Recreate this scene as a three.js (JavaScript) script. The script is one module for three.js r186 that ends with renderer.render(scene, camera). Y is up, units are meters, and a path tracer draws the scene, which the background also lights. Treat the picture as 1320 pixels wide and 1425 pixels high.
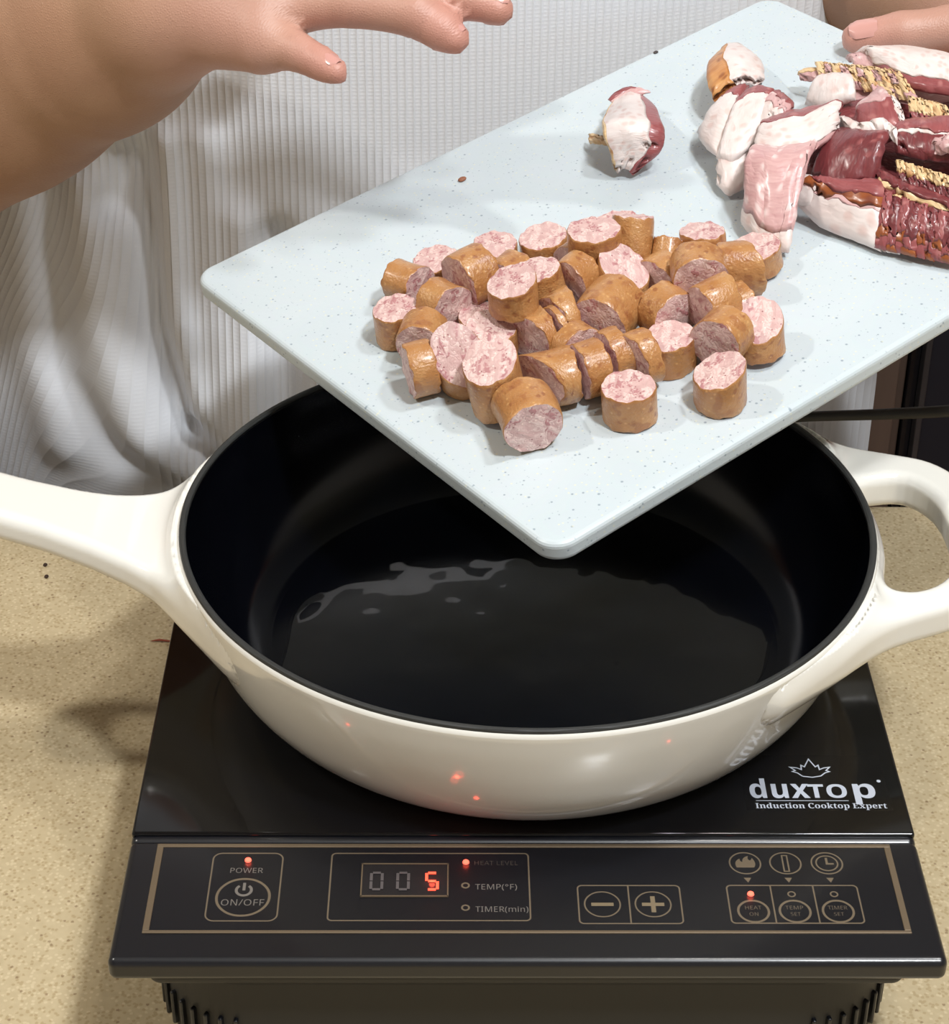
import * as THREE from 'three';
import { RoundedBoxGeometry } from 'three/addons/geometries/RoundedBoxGeometry.js';
import { mergeGeometries } from 'three/addons/utils/BufferGeometryUtils.js';
import { RectAreaLightUniformsLib } from 'three/addons/lights/RectAreaLightUniformsLib.js';

// ------------------------------------------------------------------ camera, light, exposure
// y = 0 is the floor; T is the height of the cooktop's glass plate. Most shapes are given in the "table frame": y above that plate.
const T = 0.965;
const scene = new THREE.Scene();
scene.background = new THREE.Color(0x000000);
const camera = new THREE.PerspectiveCamera(2 * Math.atan(712.5 / 2898.2) * 180 / Math.PI, 1320 / 1425, 0.05, 30);
{
  const pitch = 0.5719, yaw = 0.0089, roll = 0.0068;
  const f = new THREE.Vector3(Math.sin(yaw) * Math.cos(pitch), -Math.sin(pitch), -Math.cos(yaw) * Math.cos(pitch));
  const r0 = new THREE.Vector3(Math.cos(yaw), 0, Math.sin(yaw)), u0 = r0.clone().cross(f);
  const r = r0.clone().multiplyScalar(Math.cos(roll)).addScaledVector(u0, Math.sin(roll));
  const u = u0.clone().multiplyScalar(Math.cos(roll)).addScaledVector(r0, -Math.sin(roll));
  camera.position.set(-0.0242, 0.5168 + T, 0.5208);
  camera.quaternion.setFromRotationMatrix(new THREE.Matrix4().makeBasis(r, u, f.clone().negate()));
}
const EXPOSURE = 1.03;
const CEILING = 2.5;
// recessed ceiling lamps: x, z, size, intensity, colour
const LAMPS = [
  [0.56, -0.10, 0.13, 140, [0.97, 0.985, 1.0], 'recessed ceiling lamp to the right over the counter'],
  [0.45, 0.62, 0.14, 385, [0.94, 0.975, 1.0], 'recessed ceiling lamp on the viewer side of the counter'],
  [-1.20, 0.04, 0.08, 640, [1.0, 0.97, 0.90], 'recessed ceiling lamp to the left over the counter'],
  [0.24, 0.02, 0.10, 90, [1.0, 0.97, 0.90], 'recessed ceiling lamp straight over the skillet'],
];

// ------------------------------------------------------------------ helpers
let seedState = 1;
const seed = (n) => { seedState = (n * 2654435761) >>> 0; };
const rnd = () => { seedState = (seedState + 0x6d2b79f5) | 0; let t = Math.imul(seedState ^ (seedState >>> 15), 1 | seedState); t = (t + Math.imul(t ^ (t >>> 7), 61 | t)) ^ t; return ((t ^ (t >>> 14)) >>> 0) / 4294967296; };
const rr = (a, b) => a + (b - a) * rnd();
const V = (x, y, z) => new THREE.Vector3(x, y, z);
const clamp = (x, a = 0, b = 1) => Math.min(b, Math.max(a, x));
const sstep = (x, a, b) => { const t = clamp((x - a) / (b - a)); return t * t * (3 - 2 * t); };
const hash2 = (x, y, s) => { let h = Math.imul(x, 374761393) ^ Math.imul(y, 668265263) ^ Math.imul(s, 2147483647 - 58); h = Math.imul(h ^ (h >>> 13), 1274126177); return ((h ^ (h >>> 16)) >>> 0) / 4294967296; };
// value noise that repeats every `per` cells
function vnoise(x, y, per, s) {
  const ix = Math.floor(x), iy = Math.floor(y), fx = x - ix, fy = y - iy, m = (v) => ((v % per) + per) % per;
  const a = hash2(m(ix), m(iy), s), b = hash2(m(ix + 1), m(iy), s), c = hash2(m(ix), m(iy + 1), s), d = hash2(m(ix + 1), m(iy + 1), s);
  const u = fx * fx * (3 - 2 * fx), v = fy * fy * (3 - 2 * fy);
  return (a + (b - a) * u) * (1 - v) + (c + (d - c) * u) * v;
}
function fbm(x, y, per, s, oct = 4) { let v = 0, a = 0.5, n = 0; for (let i = 0; i < oct; i++) { v += a * vnoise(x, y, per, s + i); n += a; x *= 2; y *= 2; per *= 2; a *= 0.5; } return v / n; }
// cell noise: [distance to nearest, distance to second, id of the nearest cell]
function cells(x, y, per, s) {
  const ix = Math.floor(x), iy = Math.floor(y); let d1 = 9, d2 = 9, id = 0; const m = (v) => ((v % per) + per) % per;
  for (let j = -1; j <= 1; j++) for (let i = -1; i <= 1; i++) {
    const cx = m(ix + i), cy = m(iy + j), px = ix + i + hash2(cx, cy, s), py = iy + j + hash2(cx, cy, s + 17), d = Math.hypot(px - x, py - y);
    if (d < d1) { d2 = d1; d1 = d; id = hash2(cx, cy, s + 31); } else if (d < d2) d2 = d;
  }
  return [d1, d2, id];
}
function texture(w, h, fn, srgb = true, repeat = true) {
  const data = new Uint8Array(w * h * 4);
  for (let y = 0; y < h; y++) for (let x = 0; x < w; x++) { const c = fn(x / w, y / h), o = (y * w + x) * 4; for (let k = 0; k < 3; k++) data[o + k] = clamp(Array.isArray(c) ? c[k] : c, 0, 255); data[o + 3] = 255; }
  const t = new THREE.DataTexture(data, w, h); t.magFilter = t.minFilter = THREE.LinearFilter;
  if (repeat) t.wrapS = t.wrapT = THREE.RepeatWrapping;
  if (srgb) t.colorSpace = THREE.SRGBColorSpace;
  t.needsUpdate = true; return t;
}
const mix3 = (a, b, t) => [a[0] + (b[0] - a[0]) * t, a[1] + (b[1] - a[1]) * t, a[2] + (b[2] - a[2]) * t];
const scaled = (t, sx, sy) => { const c = t.clone(); c.repeat.set(sx, sy); c.needsUpdate = true; return c; };   // for uv in metres
const mat = (o) => new THREE.MeshPhysicalMaterial(o);
const hex = (r, g, b) => new THREE.Color(`rgb(${r},${g},${b})`);

const used = new Map();
function numbered(name) { const n = used.get(name) ?? 0; used.set(name, n + 1); return n ? `${name}_${String(n).padStart(3, '0')}` : name; }
function shadows(o) { o.castShadow = o.receiveShadow = true; return o; }
function thing(name, label, category, pos = [0, 0, 0], group) {         // pos: world
  const o = new THREE.Group(); o.name = numbered(name); o.position.set(...pos); scene.add(o);
  o.userData = { label, category }; if (group) o.userData.group = group; return o;
}
function part(name, geometry, material, parent, label) {
  const m = shadows(new THREE.Mesh(geometry, material)); m.name = name; if (label) m.userData.label = label; parent.add(m); return m;
}
function tag(o, label, category, group) { o.userData = { label, category }; if (group) o.userData.group = group; return o; }
function struct(name, geometry, material, pos) { const m = part(name, geometry, material, scene); m.position.set(...pos); m.userData.kind = 'structure'; return m; }
const move = (g, x, y, z) => (g.translate(x, y, z), g);
const box = (w, h, d, x = 0, y = 0, z = 0, r = 0) => move(r ? new RoundedBoxGeometry(w, h, d, 3, r) : new THREE.BoxGeometry(w, h, d), x, y, z);
const merge = (list) => mergeGeometries(list.map((g) => (g.index ? g.toNonIndexed() : g)));
function grid(nu, nv, fn, { closeU = false, uv = null } = {}) {         // a surface from fn(u, v) -> Vector3, (nu+1) x (nv+1)
  const pos = [], uvs = [], idx = [];
  for (let j = 0; j <= nv; j++) for (let i = 0; i <= nu; i++) { const p = fn(i / nu, j / nv); pos.push(p.x, p.y, p.z); const t = uv ? uv(i / nu, j / nv, p) : [i / nu, j / nv]; uvs.push(t[0], t[1]); }
  for (let j = 0; j < nv; j++) for (let i = 0; i < nu; i++) { const a = j * (nu + 1) + i, b = a + 1, c = a + nu + 1, d = c + 1; idx.push(a, b, d, a, d, c); }
  const g = new THREE.BufferGeometry(); g.setAttribute('position', new THREE.Float32BufferAttribute(pos, 3)); g.setAttribute('uv', new THREE.Float32BufferAttribute(uvs, 2)); g.setIndex(idx); g.computeVertexNormals();
  if (closeU) { const n = g.attributes.normal; for (let j = 0; j <= nv; j++) { const a = j * (nu + 1), b = a + nu, v = V(n.getX(a) + n.getX(b), n.getY(a) + n.getY(b), n.getZ(a) + n.getZ(b)).normalize(); n.setXYZ(a, v.x, v.y, v.z); n.setXYZ(b, v.x, v.y, v.z); } }
  return g;
}
const lathe = (pts, seg = 96) => new THREE.LatheGeometry(pts.map(([r, y]) => new THREE.Vector2(r, y)), seg);
const smooth = (pts, n) => new THREE.SplineCurve(pts.map(([x, y]) => new THREE.Vector2(x, y))).getPoints(n).map((p) => [p.x, p.y]);
const tube = (pts, r, n = 40, k = 10) => new THREE.TubeGeometry(new THREE.CatmullRomCurve3(pts.map((p) => V(...p))), n, r, k, false);
function taperTube(pts, radii, n = 60, k = 14) {                        // tube with a varying radius and round ends
  const c = new THREE.CatmullRomCurve3(pts.map((p) => V(...p))), fr = c.computeFrenetFrames(n, false);
  return grid(k, n, (u, v) => {
    const i = Math.round(v * n), p = c.getPointAt(v), s = v * (radii.length - 1), a = Math.min(radii.length - 2, Math.floor(s)), r = radii[a] + (radii[a + 1] - radii[a]) * (s - a);
    const e = Math.min(v, 1 - v) * n, cap = e < 1 ? 0.02 : 1, th = u * 2 * Math.PI;
    return p.clone().addScaledVector(fr.normals[i], Math.cos(th) * r * cap).addScaledVector(fr.binormals[i], Math.sin(th) * r * cap);
  }, { closeU: true });
}
function extrude(shape, depth, bevel, seg = 24) { return new THREE.ExtrudeGeometry(shape, { depth, bevelEnabled: bevel > 0, bevelSize: bevel, bevelThickness: bevel, bevelSegments: 4, curveSegments: seg }); }
function roundedShape(w, h, r, cx = 0, cy = 0, S = THREE.Shape) {
  const s = new S(), x = cx - w / 2, y = cy - h / 2;
  s.moveTo(x + r, y); s.lineTo(x + w - r, y); s.absarc(x + w - r, y + r, r, -Math.PI / 2, 0); s.lineTo(x + w, y + h - r); s.absarc(x + w - r, y + h - r, r, 0, Math.PI / 2);
  s.lineTo(x + r, y + h); s.absarc(x + r, y + h - r, r, Math.PI / 2, Math.PI); s.lineTo(x, y + r); s.absarc(x + r, y + r, r, Math.PI, Math.PI * 1.5); return s;
}

// a surface from a distance field: blocks far from the surface are skipped, the rest is meshed with surface nets
function isoMesh(sdf, lo, hi, cell, tint) {
  const n = [0, 1, 2].map((k) => Math.ceil((hi[k] - lo[k]) / cell / 8) * 8 + 1), [nx, ny, nz] = n, F = new Float32Array(nx * ny * nz), B = 8, half = cell * B * 0.5 * Math.sqrt(3) * 1.25;
  const I = (x, y, z) => x + nx * (y + ny * z);
  for (let bz = 0; bz < nz; bz += B) for (let by = 0; by < ny; by += B) for (let bx = 0; bx < nx; bx += B) {
    const c = sdf(lo[0] + (bx + B / 2) * cell, lo[1] + (by + B / 2) * cell, lo[2] + (bz + B / 2) * cell), far = Math.abs(c) > half + cell * 2;
    for (let z = bz; z < Math.min(nz, bz + B); z++) for (let y = by; y < Math.min(ny, by + B); y++) for (let x = bx; x < Math.min(nx, bx + B); x++) F[I(x, y, z)] = far ? c : sdf(lo[0] + x * cell, lo[1] + y * cell, lo[2] + z * cell);
  }
  const vid = new Int32Array(nx * ny * nz).fill(-1), pos = [], idx = [];
  const E = [[0, 1], [0, 2], [0, 4], [1, 3], [1, 5], [2, 3], [2, 6], [3, 7], [4, 5], [4, 6], [5, 7], [6, 7]];
  for (let z = 0; z < nz - 1; z++) for (let y = 0; y < ny - 1; y++) for (let x = 0; x < nx - 1; x++) {
    const g = []; let m = 0; for (let k = 0; k < 8; k++) { const f = F[I(x + (k & 1), y + ((k >> 1) & 1), z + (k >> 2))]; g.push(f); if (f < 0) m |= 1 << k; }
    if (m === 0 || m === 255) continue;
    let sx = 0, sy = 0, sz = 0, c = 0;
    for (const [a, b] of E) if ((g[a] < 0) !== (g[b] < 0)) { const t = g[a] / (g[a] - g[b]); sx += (a & 1) + ((b & 1) - (a & 1)) * t; sy += ((a >> 1) & 1) + (((b >> 1) & 1) - ((a >> 1) & 1)) * t; sz += (a >> 2) + ((b >> 2) - (a >> 2)) * t; c++; }
    vid[I(x, y, z)] = pos.length / 3; pos.push(lo[0] + (x + sx / c) * cell, lo[1] + (y + sy / c) * cell, lo[2] + (z + sz / c) * cell);
  }
  for (let z = 1; z < nz - 1; z++) for (let y = 1; y < ny - 1; y++) for (let x = 1; x < nx - 1; x++) {
    const f = F[I(x, y, z)] < 0;
    const quad = (a, b, c, d, flip) => { if (Math.min(a, b, c, d) < 0) return; flip ? idx.push(a, c, b, a, d, c) : idx.push(a, b, c, a, c, d); };
    if (f !== F[I(x + 1, y, z)] < 0) quad(vid[I(x, y - 1, z - 1)], vid[I(x, y, z - 1)], vid[I(x, y, z)], vid[I(x, y - 1, z)], !f);
    if (f !== F[I(x, y + 1, z)] < 0) quad(vid[I(x - 1, y, z - 1)], vid[I(x - 1, y, z)], vid[I(x, y, z)], vid[I(x, y, z - 1)], !f);
    if (f !== F[I(x, y, z + 1)] < 0) quad(vid[I(x - 1, y - 1, z)], vid[I(x, y - 1, z)], vid[I(x, y, z)], vid[I(x - 1, y, z)], !f);
  }
  const g = new THREE.BufferGeometry(); g.setAttribute('position', new THREE.Float32BufferAttribute(pos, 3));
  const nor = new Float32Array(pos.length), col = new Float32Array(pos.length), uv = new Float32Array(pos.length / 3 * 2), e = cell * 0.6;
  for (let i = 0; i < pos.length; i += 3) {
    const [x, y, z] = [pos[i], pos[i + 1], pos[i + 2]], v = V(sdf(x + e, y, z) - sdf(x - e, y, z), sdf(x, y + e, z) - sdf(x, y - e, z), sdf(x, y, z + e) - sdf(x, y, z - e)).normalize();
    nor.set([v.x, v.y, v.z], i); if (tint) col.set(tint(x, y, z), i); uv.set([x * 0.8 + z * 0.6, y + z * 0.3], i / 3 * 2);
  }
  g.setAttribute('normal', new THREE.BufferAttribute(nor, 3)); g.setAttribute('uv', new THREE.BufferAttribute(uv, 2)); if (tint) g.setAttribute('color', new THREE.BufferAttribute(col, 3));
  g.setIndex(idx); return g;
}
const bone = (a, b, ra, rb) => { const d = b.map((v, k) => v - a[k]), l2 = d[0] ** 2 + d[1] ** 2 + d[2] ** 2; return { a, d, l2, ra, rb }; };
const boneD = (o, x, y, z) => { const px = x - o.a[0], py = y - o.a[1], pz = z - o.a[2], t = clamp((px * o.d[0] + py * o.d[1] + pz * o.d[2]) / (o.l2 + 1e-9)); return Math.hypot(px - o.d[0] * t, py - o.d[1] * t, pz - o.d[2] * t) - (o.ra + (o.rb - o.ra) * t); };
const smin = (a, b, k) => { const h = Math.max(k - Math.abs(a - b), 0) / k; return Math.min(a, b) - h * h * k * 0.25; };
const chain = (pts, rad) => pts.slice(1).map((p, i) => bone(pts[i], p, rad[i], rad[i + 1]));

// ------------------------------------------------------------------ the room
const wallPaint = mat({ color: hex(222, 218, 212), roughness: 0.9, bumpMap: texture(256, 256, (u, v) => 255 * fbm(u * 64, v * 64, 64, 5, 3), false), bumpScale: 0.0004 });
const ceilingPaint = mat({ color: hex(238, 234, 226), roughness: 0.95 });
const floorTex = texture(512, 512, (u, v) => { const n = fbm(u * 2, v * 40, 40, 9, 4), b = Math.floor(v * 6); return mix3([112, 84, 58], [148, 116, 84], clamp(n * 0.8 + hash2(b, 3, 8) * 0.3)); });
const floorMat = mat({ map: floorTex, roughness: 0.5 });
const RX = 2.2, RZ0 = -1.9, RZ1 = 2.3, TH = 0.12;
struct('floor', box(2 * RX + 2 * TH, TH, RZ1 - RZ0 + 2 * TH), floorMat, [0, -TH / 2, (RZ0 + RZ1) / 2]);
struct('ceiling', box(2 * RX + 2 * TH, TH, RZ1 - RZ0 + 2 * TH), ceilingPaint, [0, CEILING + TH / 2, (RZ0 + RZ1) / 2]);
struct('wall_left', box(TH, CEILING, RZ1 - RZ0), wallPaint, [-RX - TH / 2, CEILING / 2, (RZ0 + RZ1) / 2]);
struct('wall_right', box(TH, CEILING, RZ1 - RZ0), wallPaint, [RX + TH / 2, CEILING / 2, (RZ0 + RZ1) / 2]);
struct('wall_back', box(2 * RX + 2 * TH, CEILING, TH), wallPaint, [0, CEILING / 2, RZ0 - TH / 2]);
struct('wall_front', box(2 * RX + 2 * TH, CEILING, TH), wallPaint, [0, CEILING / 2, RZ1 + TH / 2]);
RectAreaLightUniformsLib.init();
for (const [x, z, size, power, col, label] of LAMPS) {
  const t = thing('ceiling_lamp', label, 'ceiling lamp', [x, CEILING, z]);
  part('trim_ring', lathe([[size * 0.5, -0.001], [size * 0.66, -0.001], [size * 0.66, -0.006], [size * 0.62, -0.01], [size * 0.5, -0.008], [size * 0.5, -0.001]], 48), mat({ color: 0xffffff, roughness: 0.5 }), t);
  part('lens', new THREE.CylinderGeometry(size / 2, size / 2, 0.004, 48).translate(0, -0.004, 0), mat({ color: 0xffffff, emissive: new THREE.Color(...col), emissiveIntensity: 2.5, roughness: 0.6 }), t);
  const l = new THREE.RectAreaLight(new THREE.Color(...col), power, size, size); l.position.set(0, -0.014, 0); l.rotation.x = -Math.PI / 2; l.name = 'lamp_light'; t.add(l);
}

// kitchen run behind the person: a brown cabinet, a black oven with a steel edge, a red-brown wooden cabinet
const brownWood = mat({ map: texture(256, 512, (u, v) => mix3([96, 78, 68], [118, 97, 84], fbm(u * 24, v * 3, 24, 3, 4))), roughness: 0.6 });
const redWood = mat({ map: texture(256, 512, (u, v) => mix3([96, 46, 26], [140, 74, 44], fbm(u * 24, v * 3, 24, 7, 4))), roughness: 0.45 });
const ovenBlack = mat({ color: hex(22, 22, 26), roughness: 0.25, clearcoat: 0.5 }), steel = mat({ color: hex(120, 122, 130), metalness: 0.9, roughness: 0.35 });
function cabinet(x0, x1, wood, label) {
  const w = x1 - x0, t = thing('base_cabinet', label, 'cabinet', [(x0 + x1) / 2, 0, -1.72]);
  part('carcass', box(w - 0.002, 0.87, 0.34, 0, 0.435, 0, 0.003), wood, t);
  const n = w > 0.7 ? 2 : 1, dw = (w - 0.02) / n;
  for (let i = 0; i < n; i++) {
    const d = part('door', merge([box(dw - 0.006, 0.62, 0.018, -w / 2 + 0.01 + dw * (i + 0.5), 0.39, 0.181, 0.003), box(dw - 0.12, 0.5, 0.012, -w / 2 + 0.01 + dw * (i + 0.5), 0.39, 0.19, 0.005)]), wood, t);
    part('handle', tube([[0, 0.6, 0.191], [0, 0.6, 0.215], [0, 0.66, 0.215], [0, 0.66, 0.191]].map(([a, b, c]) => [a - w / 2 + 0.01 + dw * (i + 0.5), b, c]), 0.005), steel, d);
    part('drawer', box(dw - 0.006, 0.14, 0.018, -w / 2 + 0.01 + dw * (i + 0.5), 0.785, 0.181, 0.003), wood, t);
  }
}
cabinet(-0.9, 0.484, brownWood, 'dull brown kitchen cabinet behind the person, left of the black oven');
cabinet(0.552, 1.6, redWood, 'red-brown wooden kitchen cabinet beyond the black oven');
{
  const t = thing('oven', 'black appliance front with a grey edge strip seen between the cabinets', 'oven', [0.518, 0, -1.72]);
  part('body', box(0.066, 0.87, 0.34, 0, 0.435, 0, 0.003), ovenBlack, t);
  part('front_panel', box(0.05, 0.8, 0.016, 0.004, 0.45, 0.18, 0.004), mat({ color: hex(38, 38, 46), roughness: 0.4 }), t);
  part('edge_strip', box(0.007, 0.8, 0.02, -0.018, 0.45, 0.182, 0.002), steel, t);
}

// ------------------------------------------------------------------ the counter
const laminate = texture(1024, 1024, (u, v) => {
  const n = fbm(u * 6, v * 6, 6, 40, 4), g = fbm(u * 150, v * 150, 150, 44, 2), [d, , id] = cells(u * 190, v * 190, 190, 50), [e, , ie] = cells(u * 110, v * 110, 110, 57);
  let c = mix3([180, 162, 128], [199, 182, 148], clamp(n * 0.5 + g * 0.6 - 0.05));
  if (id > 0.72 && d < 0.42) c = mix3(c, [160, 138, 100], 0.5); else if (id < 0.25 && d < 0.42) c = mix3(c, [216, 200, 166], 0.5);
  if (ie > 0.92 && e < 0.22) c = mix3(c, [110, 84, 58], 0.5);
  return c;
});
{
  const m = mat({ map: scaled(laminate, 1 / 0.3, 1 / 0.3), roughness: 0.42, bumpMap: scaled(laminate, 1 / 0.3, 1 / 0.3), bumpScale: 0.00008 });
  const s = roundedShape(2.6, 0.705, 0.012), g = extrude(s, 0.03, 0.004); g.rotateX(-Math.PI / 2); g.computeBoundingBox(); g.translate(0, -g.boundingBox.max.y, 0);
  const t = part('countertop', g, m, scene); t.position.set(0, T - 0.064, -0.0335); tag(t, 'speckled beige laminate countertop under the black cooktop', 'countertop');
  const b = thing('counter_base', 'brown wooden base carrying the beige countertop', 'cabinet', [0, 0, -0.041]);
  const h = T - 0.064 - 0.0385;
  part('carcass', box(2.5, h, 0.62, 0, h / 2, 0, 0.004), brownWood, b);
  for (let i = 0; i < 4; i++) part('door', box(0.6, h - 0.14, 0.018, -0.93 + i * 0.62, h / 2 + 0.03, 0.319, 0.004), brownWood, b);
}
{ // crumbs on the counter
  const c = mat({ color: hex(52, 34, 24), roughness: 0.7 }), red = mat({ color: hex(150, 72, 50), roughness: 0.6 });
  for (const [x, z, l] of [[-0.2285, -0.3317, 'tiny dark crumb on the beige counter below the long handle, the farther one'], [-0.2262, -0.3215, 'tiny dark crumb on the beige counter below the long handle, the nearer one']]) {
    const g = new THREE.DodecahedronGeometry(0.0011, 0); g.scale(1, 0.5, 1.4); const m = part('crumb', g, c, scene); m.name = numbered('crumb'); m.position.set(x, T - 0.0634, z); tag(m, l, 'crumb');
  }
  const m = part('meat_shred', taperTube([[-0.0062, 0.0005, 0], [-0.002, 0.0008, -0.0006], [0.003, 0.0006, 0], [0.0062, 0.0005, -0.0004]], [0.0002, 0.0006, 0.0005, 0.0003], 16, 6), red, scene);
  m.position.set(-0.1625, T - 0.0638, -0.268); tag(m, 'thin reddish meat shred lying on the beige counter left of the cooktop', 'meat scrap');
}
// ------------------------------------------------------------------ the induction cooktop
const black = mat({ color: hex(10, 12, 19), roughness: 0.34, clearcoat: 0.35, clearcoatRoughness: 0.12 });
const glassBlack = mat({ color: hex(8, 8, 11), roughness: 0.08, specularIntensity: 0.9 });
const housingMat = mat({ color: hex(38, 37, 35), roughness: 0.55 });
const bronze = mat({ color: hex(112, 97, 78), roughness: 0.45, metalness: 0.35 });
const CM = 1000;
function canvasTexture(w, h, draw) { const c = document.createElement('canvas'); c.width = w; c.height = h; draw(c.getContext('2d')); const t = new THREE.CanvasTexture(c); t.colorSpace = THREE.SRGBColorSpace; t.magFilter = THREE.LinearFilter; return t; }
function decal(name, x0, z0, x1, z1, y, texture, parent, rough = 0.35) {   // printed sheet in the plate's plane, in millimetres; x to the right, z towards the viewer
  const g = new THREE.BoxGeometry((x1 - x0) / CM, 0.0002, (z1 - z0) / CM); g.translate((x0 + x1) / 2 / CM, y, (z0 + z1) / 2 / CM);
  const uv = g.attributes.uv, p = g.attributes.position; for (let i = 0; i < uv.count; i++) uv.setXY(i, (p.getX(i) * CM - x0) / (x1 - x0), 1 - (p.getZ(i) * CM - z0) / (z1 - z0));
  return part(name, g, mat({ map: texture, roughness: rough, clearcoat: 0.3, clearcoatRoughness: 0.1 }), parent);
}
const cooktop = thing('induction_cooktop', 'black glass induction cooktop with a red-lit front control panel under the skillet', 'induction cooktop', [0, T - 0.064, -0.165]);
{
  const O = new THREE.Group(); O.position.set(0, 0.064, 0.165);            // only to write shapes in the table frame
  const P = (name, g, m, parent = cooktop) => part(name, (g.translate(0, parent === cooktop ? 0.064 : 0, parent === cooktop ? 0.165 : 0), g), m, parent);
  // housing: flange under the plate, then the inset body with vent slots cut in its corners
  P('flange', box(0.267, 0.012, 0.300, 0, -0.0150, -0.1545, 0.005), housingMat);
  const body = [];
  const bodyShape = roundedShape(0.262, 0.288, 0.03, 0, 0.156); const bg = extrude(bodyShape, 0.034, 0.002, 16); bg.rotateX(-Math.PI / 2); bg.translate(0, -0.0585, 0);
  P('housing', bg, housingMat);
  const slot = (x, z, turn) => { const g = box(0.0018, 0.016, 0.003, 0, 0, 0, 0.0008); g.rotateY(turn); g.translate(x, -0.0490, z); return g; };
  for (const s of [-1, 1]) for (let i = 0; i < 9; i++) { const a = (i + 0.5) / 9 * Math.PI / 2; P('vent_slat', slot(s * (0.101 + 0.0325 * Math.sin(a)), -0.042 + 0.0325 * Math.cos(a), s * a), black); }
  for (const [x, z] of [[-0.09, -0.05], [0.09, -0.05], [-0.09, -0.28], [0.09, -0.28]]) P('foot', move(new THREE.CylinderGeometry(0.012, 0.011, 0.006, 24), x, -0.061, z), black);
  // plate: plastic rim with rounded front lip, glass cooking field, a step where the control panel starts
  P('rim', box(0.29, 0.0095, 0.0625, 0, -0.00475 - 0.0006, -0.0285, 0.003), black);
  P('rear_rim', box(0.29, 0.0095, 0.258, 0, -0.0054, -0.187, 0.003), black);
  P('glass_plate', box(0.2896, 0.003, 0.256, 0, -0.0009, -0.1895, 0.0012), glassBlack);
  // bronze frame of the control panel, four strips
  const y = -0.0005;
  P('trim_strip', box(0.269, 0.0008, 0.0014, 0, y, -0.0116, 0.0003), bronze); P('trim_strip', box(0.269, 0.0008, 0.0018, 0, y, -0.0561, 0.0003), bronze);
  for (const s of [-1, 1]) P('trim_strip', box(0.0024, 0.0008, 0.043, s * 0.1333, y, -0.0338, 0.0003), bronze);
  // printed panel
  const S = 7.6, x0 = -132, z0 = -55, x1 = 132, z1 = -12.4;
  const panel = canvasTexture(Math.round((x1 - x0) * S), Math.round((z1 - z0) * S), (c) => {
    c.scale(S, S); c.translate(-x0, -z0); c.fillStyle = 'rgb(11,13,20)'; c.fillRect(x0, z0, x1 - x0, z1 - z0);
    const ink = 'rgb(106,93,76)', inkB = 'rgb(112,106,100)';
    const rrect = (x, y, X, Y, r) => { c.beginPath(); c.roundRect(x, y, X - x, Y - y, r); c.stroke(); };
    const ring = (x, y, r) => { c.beginPath(); c.arc(x, y, r, 0, 7); c.stroke(); };
    const text = (s, x, y, h, col = inkB, font = 'sans-serif', align = 'center', width) => { c.fillStyle = col; c.textAlign = align; c.textBaseline = 'middle'; c.font = `${h}px ${font}`; width ? c.fillText(s, x, y, width) : c.fillText(s, x, y); };
    c.strokeStyle = ink; c.lineWidth = 0.6;
    rrect(-113.3, -52, -88, -17, 3.2); rrect(-70.2, -52, 1.3, -17.2, 1.6);
    c.lineWidth = 1.0; ring(-100.8, -29, 9.4); c.lineWidth = 0.6;
    text('POWER', -100.8, -42.6, 3.7); text('ON/OFF', -100.8, -26.2, 4.4);
    c.lineWidth = 1.1; c.strokeStyle = inkB; c.beginPath(); c.arc(-100.8, -32.6, 2.7, -Math.PI / 2 + 0.65, Math.PI * 1.5 - 0.65); c.stroke(); c.beginPath(); c.moveTo(-100.8, -36.4); c.lineTo(-100.8, -32.4); c.stroke();
    c.strokeStyle = ink; c.lineWidth = 0.6;
    text('HEAT LEVEL', -18.6, -46.8, 3.1, 'rgb(70,62,56)', 'sans-serif', 'left'); text('TEMP(°F)', -18.2, -35, 3.8, inkB, 'sans-serif', 'left'); text('TIMER(min)', -18.2, -23.6, 3.8, inkB, 'sans-serif', 'left', 19);
    c.lineWidth = 0.7; ring(-21.6, -35.1, 1.25); ring(-21.6, -23.7, 1.25); c.lineWidth = 0.6;
    rrect(18.5, -35.1, 55, -15.8, 1.6); c.beginPath(); c.moveTo(36.6, -35.1); c.lineTo(36.6, -15.8); c.stroke();
    for (const x of [27, 45]) { ring(x, -25.5, 6.3); c.fillStyle = 'rgb(120,106,84)'; c.fillRect(x - 4, -26.3, 8, 1.7); if (x > 30) c.fillRect(x - 0.85, -29.6, 1.7, 8.2); }
    // three symbols: a flame, a thermometer, a clock
    for (const x of [80.1, 94.8, 109.9]) { c.lineWidth = 0.6; ring(x, -46.9, 5.6); c.fillStyle = ink; c.beginPath(); c.moveTo(x - 1.4, -39.2); c.lineTo(x + 1.4, -39.2); c.lineTo(x, -36.6); c.fill(); }
    c.beginPath(); c.moveTo(76.8, -44.6); c.quadraticCurveTo(75.8, -48, 78.4, -49.4); c.quadraticCurveTo(78.2, -47.8, 79.2, -47.6); c.quadraticCurveTo(79.2, -50.2, 81.6, -50.8); c.quadraticCurveTo(81, -49, 82, -48.4); c.quadraticCurveTo(82.8, -49, 82.8, -49.8); c.quadraticCurveTo(84.6, -47, 83.2, -44.6); c.closePath(); c.fill();
    c.strokeRect(93.9, -51, 1.8, 8.4); ring(109.9, -46.9, 3.9); c.lineWidth = 0.9; c.beginPath(); c.moveTo(109.9, -49.8); c.lineTo(109.9, -46.6); c.lineTo(112.4, -46.6); c.stroke(); c.lineWidth = 0.6;
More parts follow.
